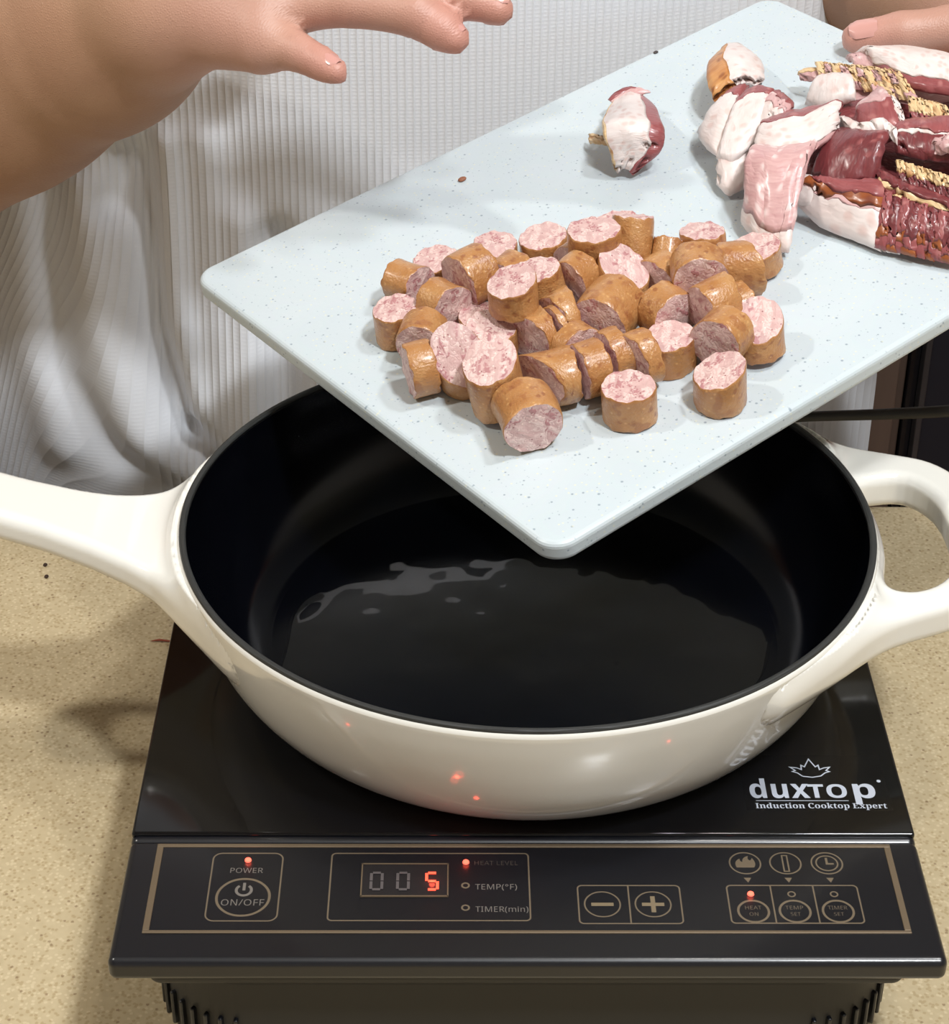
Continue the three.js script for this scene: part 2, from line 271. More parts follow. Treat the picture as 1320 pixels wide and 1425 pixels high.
    rrect(72, -35.2, 118.8, -16, 1.6); for (const x of [87.7, 103]) { c.beginPath(); c.moveTo(x, -35.2); c.lineTo(x, -16); c.stroke(); }
    for (const x of [94.9, 110.1]) ring(x, -30.7, 1.25);
    for (const [x, a, b] of [[80.3, 'HEAT', 'ON'], [95, 'TEMP', 'SET'], [110.3, 'TIMER', 'SET']]) { c.lineWidth = 0.9; ring(x, -22, 5.4); c.lineWidth = 0.5; text(a, x, -23.4, 2.6, ink, 'sans-serif', 'center', 7); text(b, x, -20.2, 2.4, ink, 'sans-serif', 'center', 6); }
  });
  const cp = decal('control_panel', x0, z0, x1, z1, -0.0005, panel, O, 0.3); cp.geometry.translate(0, 0.064, 0.165); cooktop.add(cp);
  // display window with a lit digit and two unlit ones
  const seg = (lit) => { const e = []; const w = 3.9, h = 8.6, t = 1.05; const H = (yy) => box(w - t, 0.0002 * CM, t, 0, 0, yy), W = (xx, yy) => box(t, 0.0002 * CM, h / 2 - t * 0.4, xx, 0, yy);
    const all = { a: H(-h / 2), g: H(0), d: H(h / 2), f: W(-w / 2, -h / 4), b: W(w / 2, -h / 4), e: W(-w / 2, h / 4), c: W(w / 2, h / 4) };
    for (const k of lit) e.push(all[k]); const g = merge(e); g.scale(1 / CM, 1 / CM, 1 / CM); return g; };
  const disp = part('display', box(0.0308, 0.0004, 0.0163, -0.0434, 0.0637, 0.165 - 0.0376), mat({ color: hex(34, 32, 34), roughness: 0.2 }), cooktop);
  for (const s of [-1, 1]) part('display_bezel', box(0.0005, 0.0006, 0.0172, -0.0434 + s * 0.0155, 0.0638, 0.1274), bronze, disp);
  for (const s of [-1, 1]) part('display_bezel', box(0.0312, 0.0006, 0.0006, -0.0434, 0.0638, 0.1274 + s * 0.0084), bronze, disp);
  const off = mat({ color: hex(84, 78, 78), roughness: 0.5 }), red = mat({ color: hex(255, 60, 40), emissive: new THREE.Color(1, 0.10, 0.05), emissiveIntensity: 1.6, roughness: 0.5 });
  for (const x of [-0.0535, -0.0440]) part('unlit_digit', seg('abcdef').translate(x, 0.0641, 0.1282), off, disp);
  part('lit_digit', seg('afgcd').translate(-0.0336, 0.0641, 0.1282), red, disp, 'glowing red digit 5');
  const led = mat({ color: hex(255, 90, 70), emissive: new THREE.Color(1, 0.16, 0.1), emissiveIntensity: 1.4, roughness: 0.4 });
  for (const [x, z] of [[-0.1006, -0.0482], [-0.0214, -0.0472], [0.0803, -0.0307]]) part('indicator_light', move(new THREE.CylinderGeometry(0.0011, 0.0013, 0.0006, 20), x, 0.0638, 0.165 + z), led, cooktop, 'small red indicator light');
  for (const [x, z, p] of [[-0.0336, -0.0368, 0.00012], [-0.0214, -0.0472, 0.00003], [-0.1006, -0.0482, 0.00003], [0.0803, -0.0307, 0.00003]]) { const l = new THREE.PointLight(new THREE.Color(1, 0.08, 0.04), p, 0); l.position.set(x, 0.0650, 0.165 + z); l.shadow.radius = 0.06; l.name = 'indicator_glow'; cooktop.add(l); }
  // logo printed on the glass: leaf outline, lettering, a rule and a line of small lettering
  const logo = canvasTexture(1100, 640, (c) => {
    c.scale(20, 20); c.translate(-84, 107); c.fillStyle = 'rgb(0,0,0)'; c.fillRect(84, -107, 55, 32);
    const ink = '#fff'; c.fillStyle = c.strokeStyle = ink; c.textAlign = 'left'; c.textBaseline = 'alphabetic';
    c.font = 'bold 15px sans-serif'; const w = c.measureText('dux').width, k = 23.4 / w;
    c.save(); c.translate(85.6, -81.8); c.scale(k, 1); c.fillText('dux', 0, 0); c.restore();
    c.font = 'bold 13px sans-serif'; c.save(); c.translate(108.2, -81.8); c.scale(15.6 / c.measureText('TO').width, 0.84); c.fillText('TO', 0, 0); c.restore();
    c.font = 'bold 15px sans-serif'; c.save(); c.translate(124.2, -81.8); c.scale(10.6 / c.measureText('p').width, 1); c.fillText('p', 0, 0); c.restore();
    c.beginPath(); c.arc(136.2, -91.6, 0.8, 0, 7); c.fill();
    c.lineWidth = 0.35; c.beginPath(); c.moveTo(88, -80.2); c.lineTo(123, -80.2); c.stroke();
    c.font = 'bold 4px serif'; c.save(); c.translate(87.4, -76.2); c.scale(49.6 / c.measureText('Induction Cooktop Expert').width, 1.0); c.fillText('Induction Cooktop Expert', 0, 0); c.restore();
    c.lineWidth = 0.55; c.beginPath();
    const leaf = [[107.6, -94.4], [105.8, -96.4], [104.0, -97.2], [105.2, -97.8], [103.4, -99.8], [106, -99.4], [107.6, -98.4], [107.8, -101], [109, -100], [111.2, -104.6], [113.2, -100], [114.4, -101], [114.6, -98.4], [116.4, -99.4], [118.6, -99.8], [117, -97.8], [118.2, -97.2], [116.4, -96.4], [114.6, -94.6], [111.2, -93.8], [107.6, -94.4]];
    leaf.forEach(([x, y], i) => (i ? c.lineTo(x, y) : c.moveTo(x, y))); c.stroke();
  });
  const lg = decal('logo', 84, -107, 139, -75, 0.00065, logo, O, 0.3); lg.material = mat({ color: hex(186, 192, 204), alphaMap: logo, transparent: true, roughness: 0.3 }); lg.geometry.translate(0, 0.064, 0.165); cooktop.add(lg);
}
{ // power cord behind the skillet
  const t = part('power_cord', taperTube([[0.02, -0.03, -0.336], [0.06, -0.012, -0.345], [0.10, 0.004, -0.352], [0.138, 0.0062, -0.358], [0.18, 0.0035, -0.366], [0.222, 0.000, -0.376], [0.30, -0.006, -0.40], [0.45, -0.03, -0.43], [0.7, -0.12, -0.47]], [0.0019, 0.0022, 0.0030, 0.0040, 0.0043, 0.0043, 0.0043, 0.0043], 90, 12), mat({ color: hex(9, 9, 10), roughness: 0.5 }), scene);
  t.position.set(0, T, 0); tag(t, 'black power cord stretched behind the skillet to the right', 'cord');
}

// ------------------------------------------------------------------ the skillet
const ivory = mat({ color: hex(239, 237, 230), roughness: 0.16, clearcoat: 0.7, clearcoatRoughness: 0.05 });
const enamelBlack = mat({ color: hex(5, 6, 11), roughness: 0.16, specularIntensity: 0.7 });
const PX = 0.003, PZ = -0.178;
const skillet = thing('skillet', 'ivory enamelled cast-iron skillet with black interior on the cooktop', 'skillet', [PX, T + 0.0006, PZ]);
{
  const outer = smooth([[0.1, 0], [0.1085, 0.0012], [0.1135, 0.004], [0.1205, 0.011], [0.1275, 0.022], [0.1328, 0.036], [0.1366, 0.05], [0.1384, 0.0595], [0.1388, 0.0625]], 60);
  const inner = smooth([[0.1354, 0.0640], [0.1346, 0.058], [0.1328, 0.05], [0.129, 0.036], [0.1235, 0.023], [0.1165, 0.013], [0.1095, 0.0085], [0.104, 0.0075]], 50);
  part('body', lathe([[0, 0], ...outer, [0.1385, 0.0638], [0.1377, 0.0645], [0.1368, 0.0648]], 160), ivory, skillet, 'ivory enamelled outside');
  part('interior', lathe([[0.1364, 0.0641], ...inner, [0.07, 0.007], [0, 0.007]].reverse(), 160), enamelBlack, skillet, 'black enamelled inside');
  part('rim', lathe([[0.1380, 0.0640], [0.1381, 0.0650], [0.1377, 0.0656], [0.1371, 0.0658], [0.1362, 0.0657], [0.1354, 0.0650], [0.1353, 0.0640], [0.1370, 0.0634], [0.1380, 0.0640]], 160), mat({ color: hex(46, 47, 46), roughness: 0.55, bumpMap: texture(256, 64, (u, v) => 255 * fbm(u * 64, v * 16, 64, 3, 2), false), bumpScale: 0.0003 }), skillet, 'dark bare rim');
  // both handles are distance fields, melted into the body's outside with a fillet and cut off at its surface
  const prof = outer.filter((_, i) => i % 3 === 0).concat([outer[outer.length - 1]]);
  const bodyD = (x, y, z) => { const r = Math.hypot(x, z); let d = 9, side = 1; for (let i = 0; i < prof.length - 1; i++) { const [r0, y0] = prof[i], [r1, y1] = prof[i + 1], l2 = (r1 - r0) ** 2 + (y1 - y0) ** 2 + 1e-12, t = clamp(((r - r0) * (r1 - r0) + (y - y0) * (y1 - y0)) / l2), e = Math.hypot(r - r0 - t * (r1 - r0), y - y0 - t * (y1 - y0)); if (e < d) { d = e; side = (r - r0) * (y1 - y0) - (y - y0) * (r1 - r0) > 0 ? 1 : -1; } } return d * side; };
  const melted = (handle) => (x, y, z) => { const h = handle(x, y, z); if (h > 0.02) return h; const b = bodyD(x, y, z); return Math.max(smin(h, b, 0.016) + 0.0006 * sstep(h, 0.006, 0.0112), h - 0.0116, -(b + 0.0012), Math.min(y - 0.0628, 0.1405 - Math.hypot(x, z))); };
  // long handle: distance from the centre, half width, centre height, half thickness; it rises as it leaves the pan; a hole near the tip
  const secs = [[0.112, 0.0690, 0.0490, 0.0050], [0.121, 0.0600, 0.0485, 0.0058], [0.130, 0.0510, 0.0485, 0.0068], [0.138, 0.0420, 0.0490, 0.0074], [0.147, 0.0325, 0.0505, 0.0075], [0.158, 0.0255, 0.0530, 0.0074], [0.172, 0.0205, 0.0570, 0.0072], [0.19, 0.0174, 0.0630, 0.007], [0.212, 0.0163, 0.0702, 0.007], [0.24, 0.0170, 0.0785, 0.007], [0.262, 0.0195, 0.0842, 0.007], [0.285, 0.0205, 0.0893, 0.0068], [0.300, 0.0170, 0.0920, 0.0062], [0.3065, 0.009, 0.0930, 0.005], [0.309, 0.0012, 0.0933, 0.004]];
  const sec = (d, k) => { let i = 0; while (i < secs.length - 2 && secs[i + 1][0] < d) i++; const g = (j) => secs[clamp(j, 0, secs.length - 1)], t = clamp((d - secs[i][0]) / (secs[i + 1][0] - secs[i][0])), p0 = g(i - 1)[k], p1 = g(i)[k], p2 = g(i + 1)[k], p3 = g(i + 2)[k]; return p1 + 0.5 * t * (p2 - p0 + t * (2 * p0 - 5 * p1 + 4 * p2 - p3 + t * (3 * (p1 - p2) + p3 - p0))); };
  const H0 = 0.262, HL = 0.0205, HW = 0.0118;
  const rbox = (px, py, r) => Math.hypot(Math.max(px + r, 0), Math.max(py + r, 0)) + Math.min(Math.max(px + r, py + r), 0) - r;
  const longHandle = (x, y, z) => {
    const d = -x, th = sec(d, 3), b = Math.max(rbox(Math.abs(z) - sec(d, 1), Math.abs(y - sec(d, 2)) - th, th * 0.75) * 0.9, d - 0.309, 0.100 - d);
    const qx = Math.abs(d - H0) - HL + HW, slot = Math.hypot(Math.max(qx, 0), z) - HW; return -smin(-b, slot, 0.004);
  };
  part('handle', isoMesh(melted(longHandle), [-0.318, 0.030, -0.088], [-0.086, 0.108, 0.088], 0.0013), ivory, skillet, 'long ivory handle');
  // loop handle on the right: a flat plate with a rounded opening, its outline flaring into the body
  const half = [[0.088, 0.1020], [0.1015, 0.0905], [0.1135, 0.0815], [0.126, 0.0712], [0.141, 0.0615], [0.157, 0.055], [0.171, 0.0485], [0.180, 0.038], [0.1842, 0.022], [0.1852, 0]];
  const outl = new THREE.CatmullRomCurve3([...half, ...half.slice(0, -1).reverse().map(([x, y]) => [x, -y * (1 + 0.06 * sstep(x, 0.118, 0.14))])].map(([x, y]) => V(x, y, 0))).getPoints(56).map((p) => [p.x, p.y]);
  const hin = [[0.1425, 0.0], [0.1415, 0.017], [0.1385, 0.034], [0.1405, 0.0405], [0.148, 0.0425], [0.158, 0.038], [0.1665, 0.026], [0.170, 0.006], [0.1695, -0.016], [0.166, -0.028], [0.158, -0.0375], [0.148, -0.0375], [0.1395, -0.035], [0.1405, -0.025], [0.142, -0.012]];
  const hole = new THREE.CatmullRomCurve3(hin.map(([x, y]) => V(x, y, 0)), true).getPoints(44).map((p) => [p.x, p.y]);
  const polyD = (pts, x, z) => { let d = 9, inside = false; for (let i = 0, j = pts.length - 1; i < pts.length; j = i++) { const [ax, az] = pts[j], [bx, bz] = pts[i], ex = bx - ax, ez = bz - az, t = clamp(((x - ax) * ex + (z - az) * ez) / (ex * ex + ez * ez + 1e-12)); d = Math.min(d, (x - ax - ex * t) ** 2 + (z - az - ez * t) ** 2); if ((az > z) !== (bz > z) && x < ax + (z - az) / (bz - az) * ex) inside = !inside; } return Math.sqrt(d) * (inside ? -1 : 1); };
  const loopHandle = (x, y, z) => { const dy = Math.abs(y - 0.0515 - 0.05 * Math.max(0, x - 0.142)) - 0.0018 - 0.0064 * sstep(x, 0.088, 0.130); if (dy > 0.03) return dy; return rbox(Math.max(polyD(outl, x, z), -polyD(hole, x, z)), dy, 0.0017 + 0.0031 * sstep(x, 0.088, 0.130)); };
  const meltedLoop = (x, y, z) => { const h = loopHandle(x, y, z); if (h > 0.02) return h; const b = bodyD(x, y, z), k = Math.hypot(x - 0.147, z) < 0.06 && Math.abs(z) < 0.04 ? 0.005 : 0.005 + 0.011 * sstep(Math.abs(z), 0.04, 0.06); return Math.max(smin(h, b, k) + 0.0006 * sstep(h, k * 0.38, k * 0.7), h - k * 0.73, -(b + 0.0012), Math.min(y - 0.0628, 0.1405 - Math.hypot(x, z))); };
  part('loop_handle', isoMesh(meltedLoop, [0.080, 0.030, -0.118], [0.194, 0.068, 0.112], 0.0015), ivory, skillet, 'ivory loop handle');
}
{ // cooking oil on the skillet's floor
  const pts = []; const n = 72;
  const oilTop = grid(150, 70, (u, v) => {
    const a = u * 2 * Math.PI, r = v * (0.098 + 0.006 * Math.sin(a * 2 + 0.7) + 0.003 * Math.sin(a * 5 + 2) + 0.0012 * Math.sin(a * 13));
    const rip = v < 0.97 ? 0.0007 * (fbm(40 + Math.cos(a) * r * 55, 40 + Math.sin(a) * r * 55, 512, 77, 2) - 0.5) + 0.00005 * (fbm(40 + Math.cos(a) * r * 210, 40 + Math.sin(a) * r * 210, 512, 79, 2) - 0.5) : 0;
    return V(Math.cos(a) * r, v > 0.99 ? -0.0004 : 0.0005 + rip, -Math.sin(a) * r);
  });
  const m = part('cooking_oil', oilTop, mat({ color: 0xffffff, roughness: 0.02, transmission: 1, thickness: 0, ior: 1.47 }), scene);
  m.position.set(PX, T + 0.0077, PZ); tag(m, 'thin film of clear cooking oil on the black floor of the skillet', 'cooking oil');
}

// ------------------------------------------------------------------ the cutting board
const BA = V(0.0099, 0.0988, -0.1018), eU = V(0.78916888, 0.16216194, -0.59238162), eN = V(-0.09886609, 0.98547687, 0.138061), eV = V(-0.60618874, 0.05038244, -0.79372339);
const boardQ = new THREE.Quaternion().setFromRotationMatrix(new THREE.Matrix4().makeBasis(eU, eN, eV.clone().negate()));
const onBoard = (u, v, h = 0) => BA.clone().addScaledVector(eU, u).addScaledVector(eV, v).addScaledVector(eN, h).add(V(0, T, 0));
{
  const L = 0.3465, W = 0.25, TB = 0.0088;
  const speck = texture(1024, 1024, (u, v) => {
    let c = [204, 213, 217]; const n = fbm(u * 5, v * 5, 5, 12, 4); c = mix3(c, [197, 208, 213], n);
    const [d, , id] = cells(u * 34, v * 34, 34, 21), [e, , ie] = cells(u * 90, v * 90, 90, 23);
    if (id > 0.7) { const q = 0.06 + (id - 0.7) * 0.35; c = mix3(c, [136, 150, 162], sstep(d, q, q * 0.4) * 0.8); }
    if (ie > 0.9) c = mix3(c, [158, 172, 182], sstep(e, 0.2, 0.05) * 0.7); else if (ie < 0.08) c = mix3(c, [228, 224, 196], sstep(e, 0.35, 0.1) * 0.6);
    return c;
  });
  const s = roundedShape(L - 0.005, W - 0.005, 0.008, L / 2, W / 2), g = extrude(s, TB - 0.005, 0.0025, 20);
  g.rotateX(-Math.PI / 2); g.computeBoundingBox(); g.translate(0, -g.boundingBox.max.y, 0);   // shape (u, v) -> (x, -z); top face at y = 0
  const m = part('cutting_board', g, mat({ map: scaled(speck, 1 / 0.16, 1 / 0.16), roughness: 0.38, bumpMap: scaled(texture(256, 256, (u, v) => 255 * fbm(u * 40, v * 40, 40, 61, 3), false), 20, 20), bumpScale: 0.00006 }), scene);
  m.position.copy(onBoard(0, 0)); m.quaternion.copy(boardQ); tag(m, 'pale blue-white speckled cutting board held tilted over the skillet', 'cutting board');
}

// ------------------------------------------------------------------ sausage
// pieces are given by the centres of their two cut faces on the board: (u, v) in the board's plane, h above it
const boardAt = (a) => V(a[0], a[2], -a[1]);                             // board frame -> the local frame of things lying on the board
function onBoardThing(name, label, category, u, v, group) { const p = onBoard(u, v), t = thing(name, label, category, [p.x, p.y, p.z], group); t.quaternion.copy(boardQ); return t; }
const casingMats = [11, 12, 13].map((s) => {
  const t = texture(256, 256, (u, v) => {
    const n = fbm(u * 5, v * 5, 5, s, 4), g = fbm(u * 40, v * 40, 40, s + 5, 2), [d, , id] = cells(u * 9, v * 9, 9, s + 9), [e, , ie] = cells(u * 16, v * 16, 16, s + 19);
    let c = mix3([172, 118, 70], [200, 154, 104], clamp(n * 1.3 - 0.2)); c = mix3(c, [176, 116, 60], g * 0.5);
    if (id > 0.84) c = mix3(c, [140, 82, 48], sstep(d + 0.5 * (fbm(u * 30, v * 30, 30, s + 33, 2) - 0.5), 0.45, 0.05) * 0.65); c = mix3(c, [150, 92, 54], sstep(fbm(u * 7, v * 7, 7, s + 35, 3), 0.6, 0.75) * 0.5);
    if (ie > 0.86) c = mix3(c, [216, 168, 112], sstep(e, 0.4, 0.1) * 0.6);
    return c;
  });
  return mat({ map: scaled(t, 1 / 0.034, 1 / 0.034), roughness: 0.36, clearcoat: 0.35, clearcoatRoughness: 0.18, bumpMap: scaled(texture(256, 256, (u, v) => 255 * (0.6 * fbm(u * 12, v * 12, 12, s + 50, 3) + 0.4 * fbm(u * 50, v * 50, 50, s + 60, 2)), false), 1 / 0.03, 1 / 0.03), bumpScale: 0.00045 });
});
const faceMats = [21, 22, 23, 24].map((s) => {
  const fn = (u, v) => { const w = 0.9 * (fbm(u * 12, v * 12, 12, s + 3, 3) - 0.5), [d, d2, id] = cells(u * 9 + w * 3, v * 9 + w * 3, 9, s), [e, , ie] = cells(u * 22, v * 22, 22, s + 40), n = fbm(u * 10, v * 10, 10, s + 70, 4); return [d, d2, id, e, ie, n]; };
  const t = texture(256, 256, (u, v) => {
    const [d, d2, id, e, ie, n] = fn(u, v); let c = mix3([200, 160, 156], [218, 186, 180], clamp(n * 1.4 - 0.2));
    if (id > 0.5) c = mix3(c, [238, 212, 204], sstep(d2 - d, 0, 0.35) * 0.65); else if (id < 0.18) c = mix3(c, [166, 100, 104], sstep(d2 - d, 0, 0.45) * 0.6);
    if (ie > 0.93) c = mix3(c, [246, 226, 214], sstep(e, 0.4, 0.15) * 0.8); else if (ie < 0.035) c = mix3(c, [120, 60, 62], sstep(e, 0.35, 0.1) * 0.8);
    return c;
  });
  return mat({ map: scaled(t, 1 / 0.026, 1 / 0.026), roughness: 0.5, bumpMap: scaled(texture(256, 256, (u, v) => { const q = fn(u, v); return 255 * clamp(0.5 + (q[1] - q[0]) * 0.4 + q[5] * 0.4 - 0.3); }, false), 1 / 0.026, 1 / 0.026), bumpScale: 0.0005 });
});
let sausageCount = 0;
function sausagePiece(a, b, R, ta, tb, label) {
  seed(700 + sausageCount++);
  const A = boardAt(a), B = boardAt(b), mid = A.clone().add(B).multiplyScalar(0.5), u = (a[0] + b[0]) / 2, v = (a[1] + b[1]) / 2;
  const base = V(u, 0, -v), t = onBoardThing('sausage_piece', label, 'sausage', u, v, 'cut sausage pieces heaped on the board');
  A.sub(base); B.sub(base); mid.sub(base);
  const ax = B.clone().sub(A), len = ax.length(); ax.normalize();
  const e1 = Math.abs(ax.y) > 0.8 ? V(1, 0, 0).cross(ax).normalize() : V(0, 1, 0).cross(ax).normalize(), e2 = ax.clone().cross(e1).normalize();
  const turn = rr(0, 6.28), oval = rr(0.02, 0.07), w3 = rr(0.008, 0.026), w5 = rr(0, 0.012), ph = rr(0, 6), bend = rr(-0.0008, 0.0008), bdir = rr(0, 6.28);
  const TA = V(ta[0], 0, -ta[1]), TB = V(tb[0], 0, -tb[1]);
  const radius = (th) => R * (1 + oval * Math.cos(2 * (th - turn)) + w3 * Math.cos(3 * th + ph) + w5 * Math.cos(5 * th + 2 * ph));
  const at = (th, s, k) => {                                              // angle, 0..1 along, share of the radius
    const q = e1.clone().multiplyScalar(Math.cos(th)).addScaledVector(e2, Math.sin(th)).multiplyScalar(radius(th) * k);
    const o = -TA.dot(q) * (1 - s) * -1, p = TB.dot(q) * s;               // slanted cuts
    const bow = bend * Math.sin(Math.PI * s);
    return A.clone().addScaledVector(ax, len * s + o - p).add(q).addScaledVector(e1, bow * Math.cos(bdir)).addScaledVector(e2, bow * Math.sin(bdir));
  };
  const rag = (th) => 0.00035 * Math.sin(7 * th + ph) + 0.00025 * Math.sin(13 * th + 3 * ph);
  const NS = 40, prof = [[0, 0.965], [0.02, 0.99], [0.07, 1.006], [0.2, 1], [0.5, 1.004], [0.8, 1], [0.93, 1.006], [0.98, 0.99], [1, 0.965]];
  const cas = grid(NS, prof.length - 1, (x, y) => { const th = x * 2 * Math.PI, [s, k] = prof[Math.round(y * (prof.length - 1))], p = at(th, s, k); if (s < 0.05 || s > 0.95) p.addScaledVector(ax, rag(th) * (s < 0.5 ? 1 : -1)); return p; }, { closeU: true, uv: (x, y) => [x * 2 * Math.PI * R + ph, prof[Math.round(y * (prof.length - 1))][0] * len + turn] });
  part('casing', cas, casingMats[sausageCount % 3], t);
  for (const s of [0, 1]) {
    const dome = rr(-0.0002, 0.0006);
    const face = grid(NS, 6, (x, y) => { const th = x * 2 * Math.PI, p = at(th, s, y * 0.967); if (y > 0.95) p.addScaledVector(ax, rag(th) * (s ? -1 : 1)); else p.addScaledVector(ax, (s ? 1 : -1) * (dome * (1 - y * y) + 0.0004 * (vnoise(4 + y * 3 * Math.cos(th), 4 + y * 3 * Math.sin(th), 99, sausageCount * 3 + s) - 0.5))); return p; },
      { closeU: true, uv: (x, y) => [y * R * Math.cos(x * 6.2832) + ph, y * R * Math.sin(x * 6.2832) + turn] });
    part('cut_face', face, faceMats[(sausageCount * 2 + s) % 4], t, 'pink marbled cut face');
  }
}
sausagePiece([0.0377, 0.146, 0.0153], [0.0377, 0.146, 0.0003], 0.0097, [0, -0], [0, -0], 'leftmost sausage piece of the pile, standing with its pink cut face up');
sausagePiece([0.0525, 0.1675, 0.0117], [0.0569, 0.1548, 0.0117], 0.0093, [0, -0], [-0.0725, -0.2115], 'brown sausage piece with a ragged end at the far left, behind the leftmost standing piece');
sausagePiece([0.0728, 0.1652, 0.0131], [0.0728, 0.1652, 0.0001], 0.0102, [0, -0], [0, -0], 'pink-topped sausage piece standing behind the ragged brown piece at the back left');
sausagePiece([0.0659, 0.1397, 0.0165], [0.0802, 0.1398, 0.0165], 0.0119, [0, -0], [0, -0], 'thick shiny sausage piece lying at the back left, dark cut face to the lower left');
sausagePiece([0.0942, 0.1513, 0.017], [0.0942, 0.1513, 0.001], 0.0096, [0, -0], [0, -0], 'pale pink-topped sausage piece just behind the thick shiny one at the back left');
sausagePiece([0.083, 0.1315, 0.0111], [0.0949, 0.1344, 0.0111], 0.0102, [-0.2828, 0.0024], [0, -0], 'plain brown sausage piece lying right of the thick shiny one at the back left');
sausagePiece([0.1155, 0.1462, 0.013], [0.1155, 0.1462, 0.0015], 0.0104, [0, -0], [0, -0], 'round sausage slice standing at the back of the pile with a heart-shaped pink face');
sausagePiece([0.0856, 0.1129, 0.0263], [0.087, 0.1115, 0.0138], 0.0099, [0, -0], [0, -0], 'pink-faced sausage slice on top of the pile, the farther of two overlapping slices');
sausagePiece([0.068, 0.1052, 0.0334], [0.068, 0.1052, 0.0204], 0.0104, [-0.1766, 0.0364], [0, -0], 'pink-faced sausage slice on top of the pile, the nearer of two overlapping slices');
sausagePiece([0.0543, 0.1428, 0.013], [0.0563, 0.1308, 0.013], 0.0105, [0, -0], [-0.0727, -0.3532], 'brown sausage piece with a torn skin lying just right of the leftmost standing piece');
sausagePiece([0.0312, 0.1217, 0.0109], [0.0415, 0.1306, 0.0109], 0.0105, [-0.1414, -0.0001], [0, -0], 'brown sausage piece lying right in front of the leftmost standing piece');
sausagePiece([0.0184, 0.1118, 0.0113], [0.0281, 0.1081, 0.0113], 0.0109, [0, -0], [0, -0], 'sausage piece at the front left lying with a narrow grey cut face turned left');
sausagePiece([0.0344, 0.0989, 0.0184], [0.0379, 0.101, 0.0029], 0.0105, [-0.2816, -0.7783], [0, -0], 'sausage piece with a broad slanted pink face between the grey-faced and the tall piece');
sausagePiece([0.0559, 0.1054, 0.0174], [0.0559, 0.1054, 0.0049], 0.0102, [0.0704, -0.2122], [0, -0], 'wedge-shaped sausage slice with a pink face up, behind the broad slanted one');
sausagePiece([0.0639, 0.1226, 0.0106], [0.0639, 0.1226, 0.0001], 0.0097, [0, -0], [0, -0], 'half-hidden pink sausage slice tucked under the two overlapping slices');
sausagePiece([0.0356, 0.0793, 0.0253], [0.037, 0.0765, 0.0028], 0.0109, [-0.2961, -0.2979], [0, -0], 'tall sausage piece standing at the front left, speckled pink face tilted to the viewer');
sausagePiece([0.0312, 0.0484, 0.012], [0.0386, 0.0656, 0.012], 0.0116, [0.0713, -0.0701], [0, -0], 'frontmost sausage piece of the pile, lying with its round grey cut face to the viewer');
sausagePiece([0.051, 0.0706, 0.0119], [0.0646, 0.0643, 0.0119], 0.0114, [-0.599, -0.4623], [0, -0], 'long sausage piece in the front row with a slanted dark cut at its left end');
sausagePiece([0.0652, 0.0927, 0.0116], [0.0745, 0.0937, 0.0116], 0.0112, [0, -0], [0.0702, -0.3536], 'arched brown sausage slice lying in the middle of the pile left of a thin slice');
sausagePiece([0.0745, 0.09, 0.0129], [0.0773, 0.0898, 0.0129], 0.0105, [0, -0], [0, -0], 'thinnest sausage slice, wedged in the middle of the pile');
sausagePiece([0.0764, 0.0745, 0.0106], [0.0761, 0.0822, 0.0106], 0.0102, [-0.1414, -0.1415], [0, -0], 'short sausage piece with a small dark face just behind the long front row piece');
sausagePiece([0.0879, 0.0931, 0.0141], [0.0784, 0.0929, 0.0141], 0.0107, [0.1042, -0.3894], [0, -0], 'brown sausage piece just right of the two overlapping slices, dark gap at its right');
sausagePiece([0.1176, 0.114, 0.03], [0.1176, 0.114, 0.0185], 0.0105, [0, -0], [0, -0], 'round sausage slice lying highest at the back with a dark speck in its face');
sausagePiece([0.143, 0.1296, 0.0145], [0.143, 0.1296, 0.0005], 0.0097, [0, -0], [0, -0], 'pink sausage slice peeping out behind the high round slice at the back');
sausagePiece([0.1403, 0.1155, 0.0252], [0.1295, 0.1079, 0.0052], 0.0090, [-0.0718, -0.0696], [0, -0], 'long sausage piece leaning away from the viewer at the back, brown skin in front');
sausagePiece([0.147, 0.1011, 0.0164], [0.1396, 0.0958, 0.0089], 0.0068, [0, -0], [0, -0], 'slim brown sausage sliver standing right of the long leaning piece at the back');
sausagePiece([0.1592, 0.0943, 0.0188], [0.157, 0.0922, 0.0018], 0.0096, [0, -0], [0, -0], 'pale-topped sausage piece standing at the back right of the pile behind the shiny ones');
sausagePiece([0.1268, 0.0876, 0.0113], [0.1374, 0.0885, 0.0113], 0.0109, [0, -0], [0, -0], 'short shiny sausage piece with a bright glint lying right of the long leaning piece');
sausagePiece([0.1183, 0.0966, 0.0202], [0.1147, 0.0959, 0.0022], 0.0102, [-0.112, -0.6], [0, -0], 'sausage piece with a pinkish slanted top just left of the long leaning piece');
sausagePiece([0.1109, 0.1235, 0.0101], [0.1225, 0.126, 0.0101], 0.0097, [0, -0], [0, -0], 'brown sausage piece mostly hidden under the high round slice');
sausagePiece([0.0976, 0.1064, 0.0157], [0.1077, 0.1092, 0.0157], 0.0102, [-0.3531, 0.0729], [0, -0], 'brown sausage piece with a dark narrow face to the left, mid pile');
sausagePiece([0.0906, 0.08, 0.0128], [0.1086, 0.0877, 0.0128], 0.0124, [-0.2123, -0.0703], [0, -0], 'thickest plain brown sausage piece in the middle of the pile, lying lengthwise to the viewer');
sausagePiece([0.0798, 0.0636, 0.0113], [0.087, 0.0625, 0.0113], 0.0109, [-0.0708, 0.0706], [0, -0], 'narrow sausage slice in the front row right of the deep cut');
sausagePiece([0.0854, 0.0544, 0.0117], [0.0939, 0.0525, 0.0117], 0.0109, [-0.2826, -0.1419], [0, -0], 'right end piece of the front row, lying with a dark slit at its left');
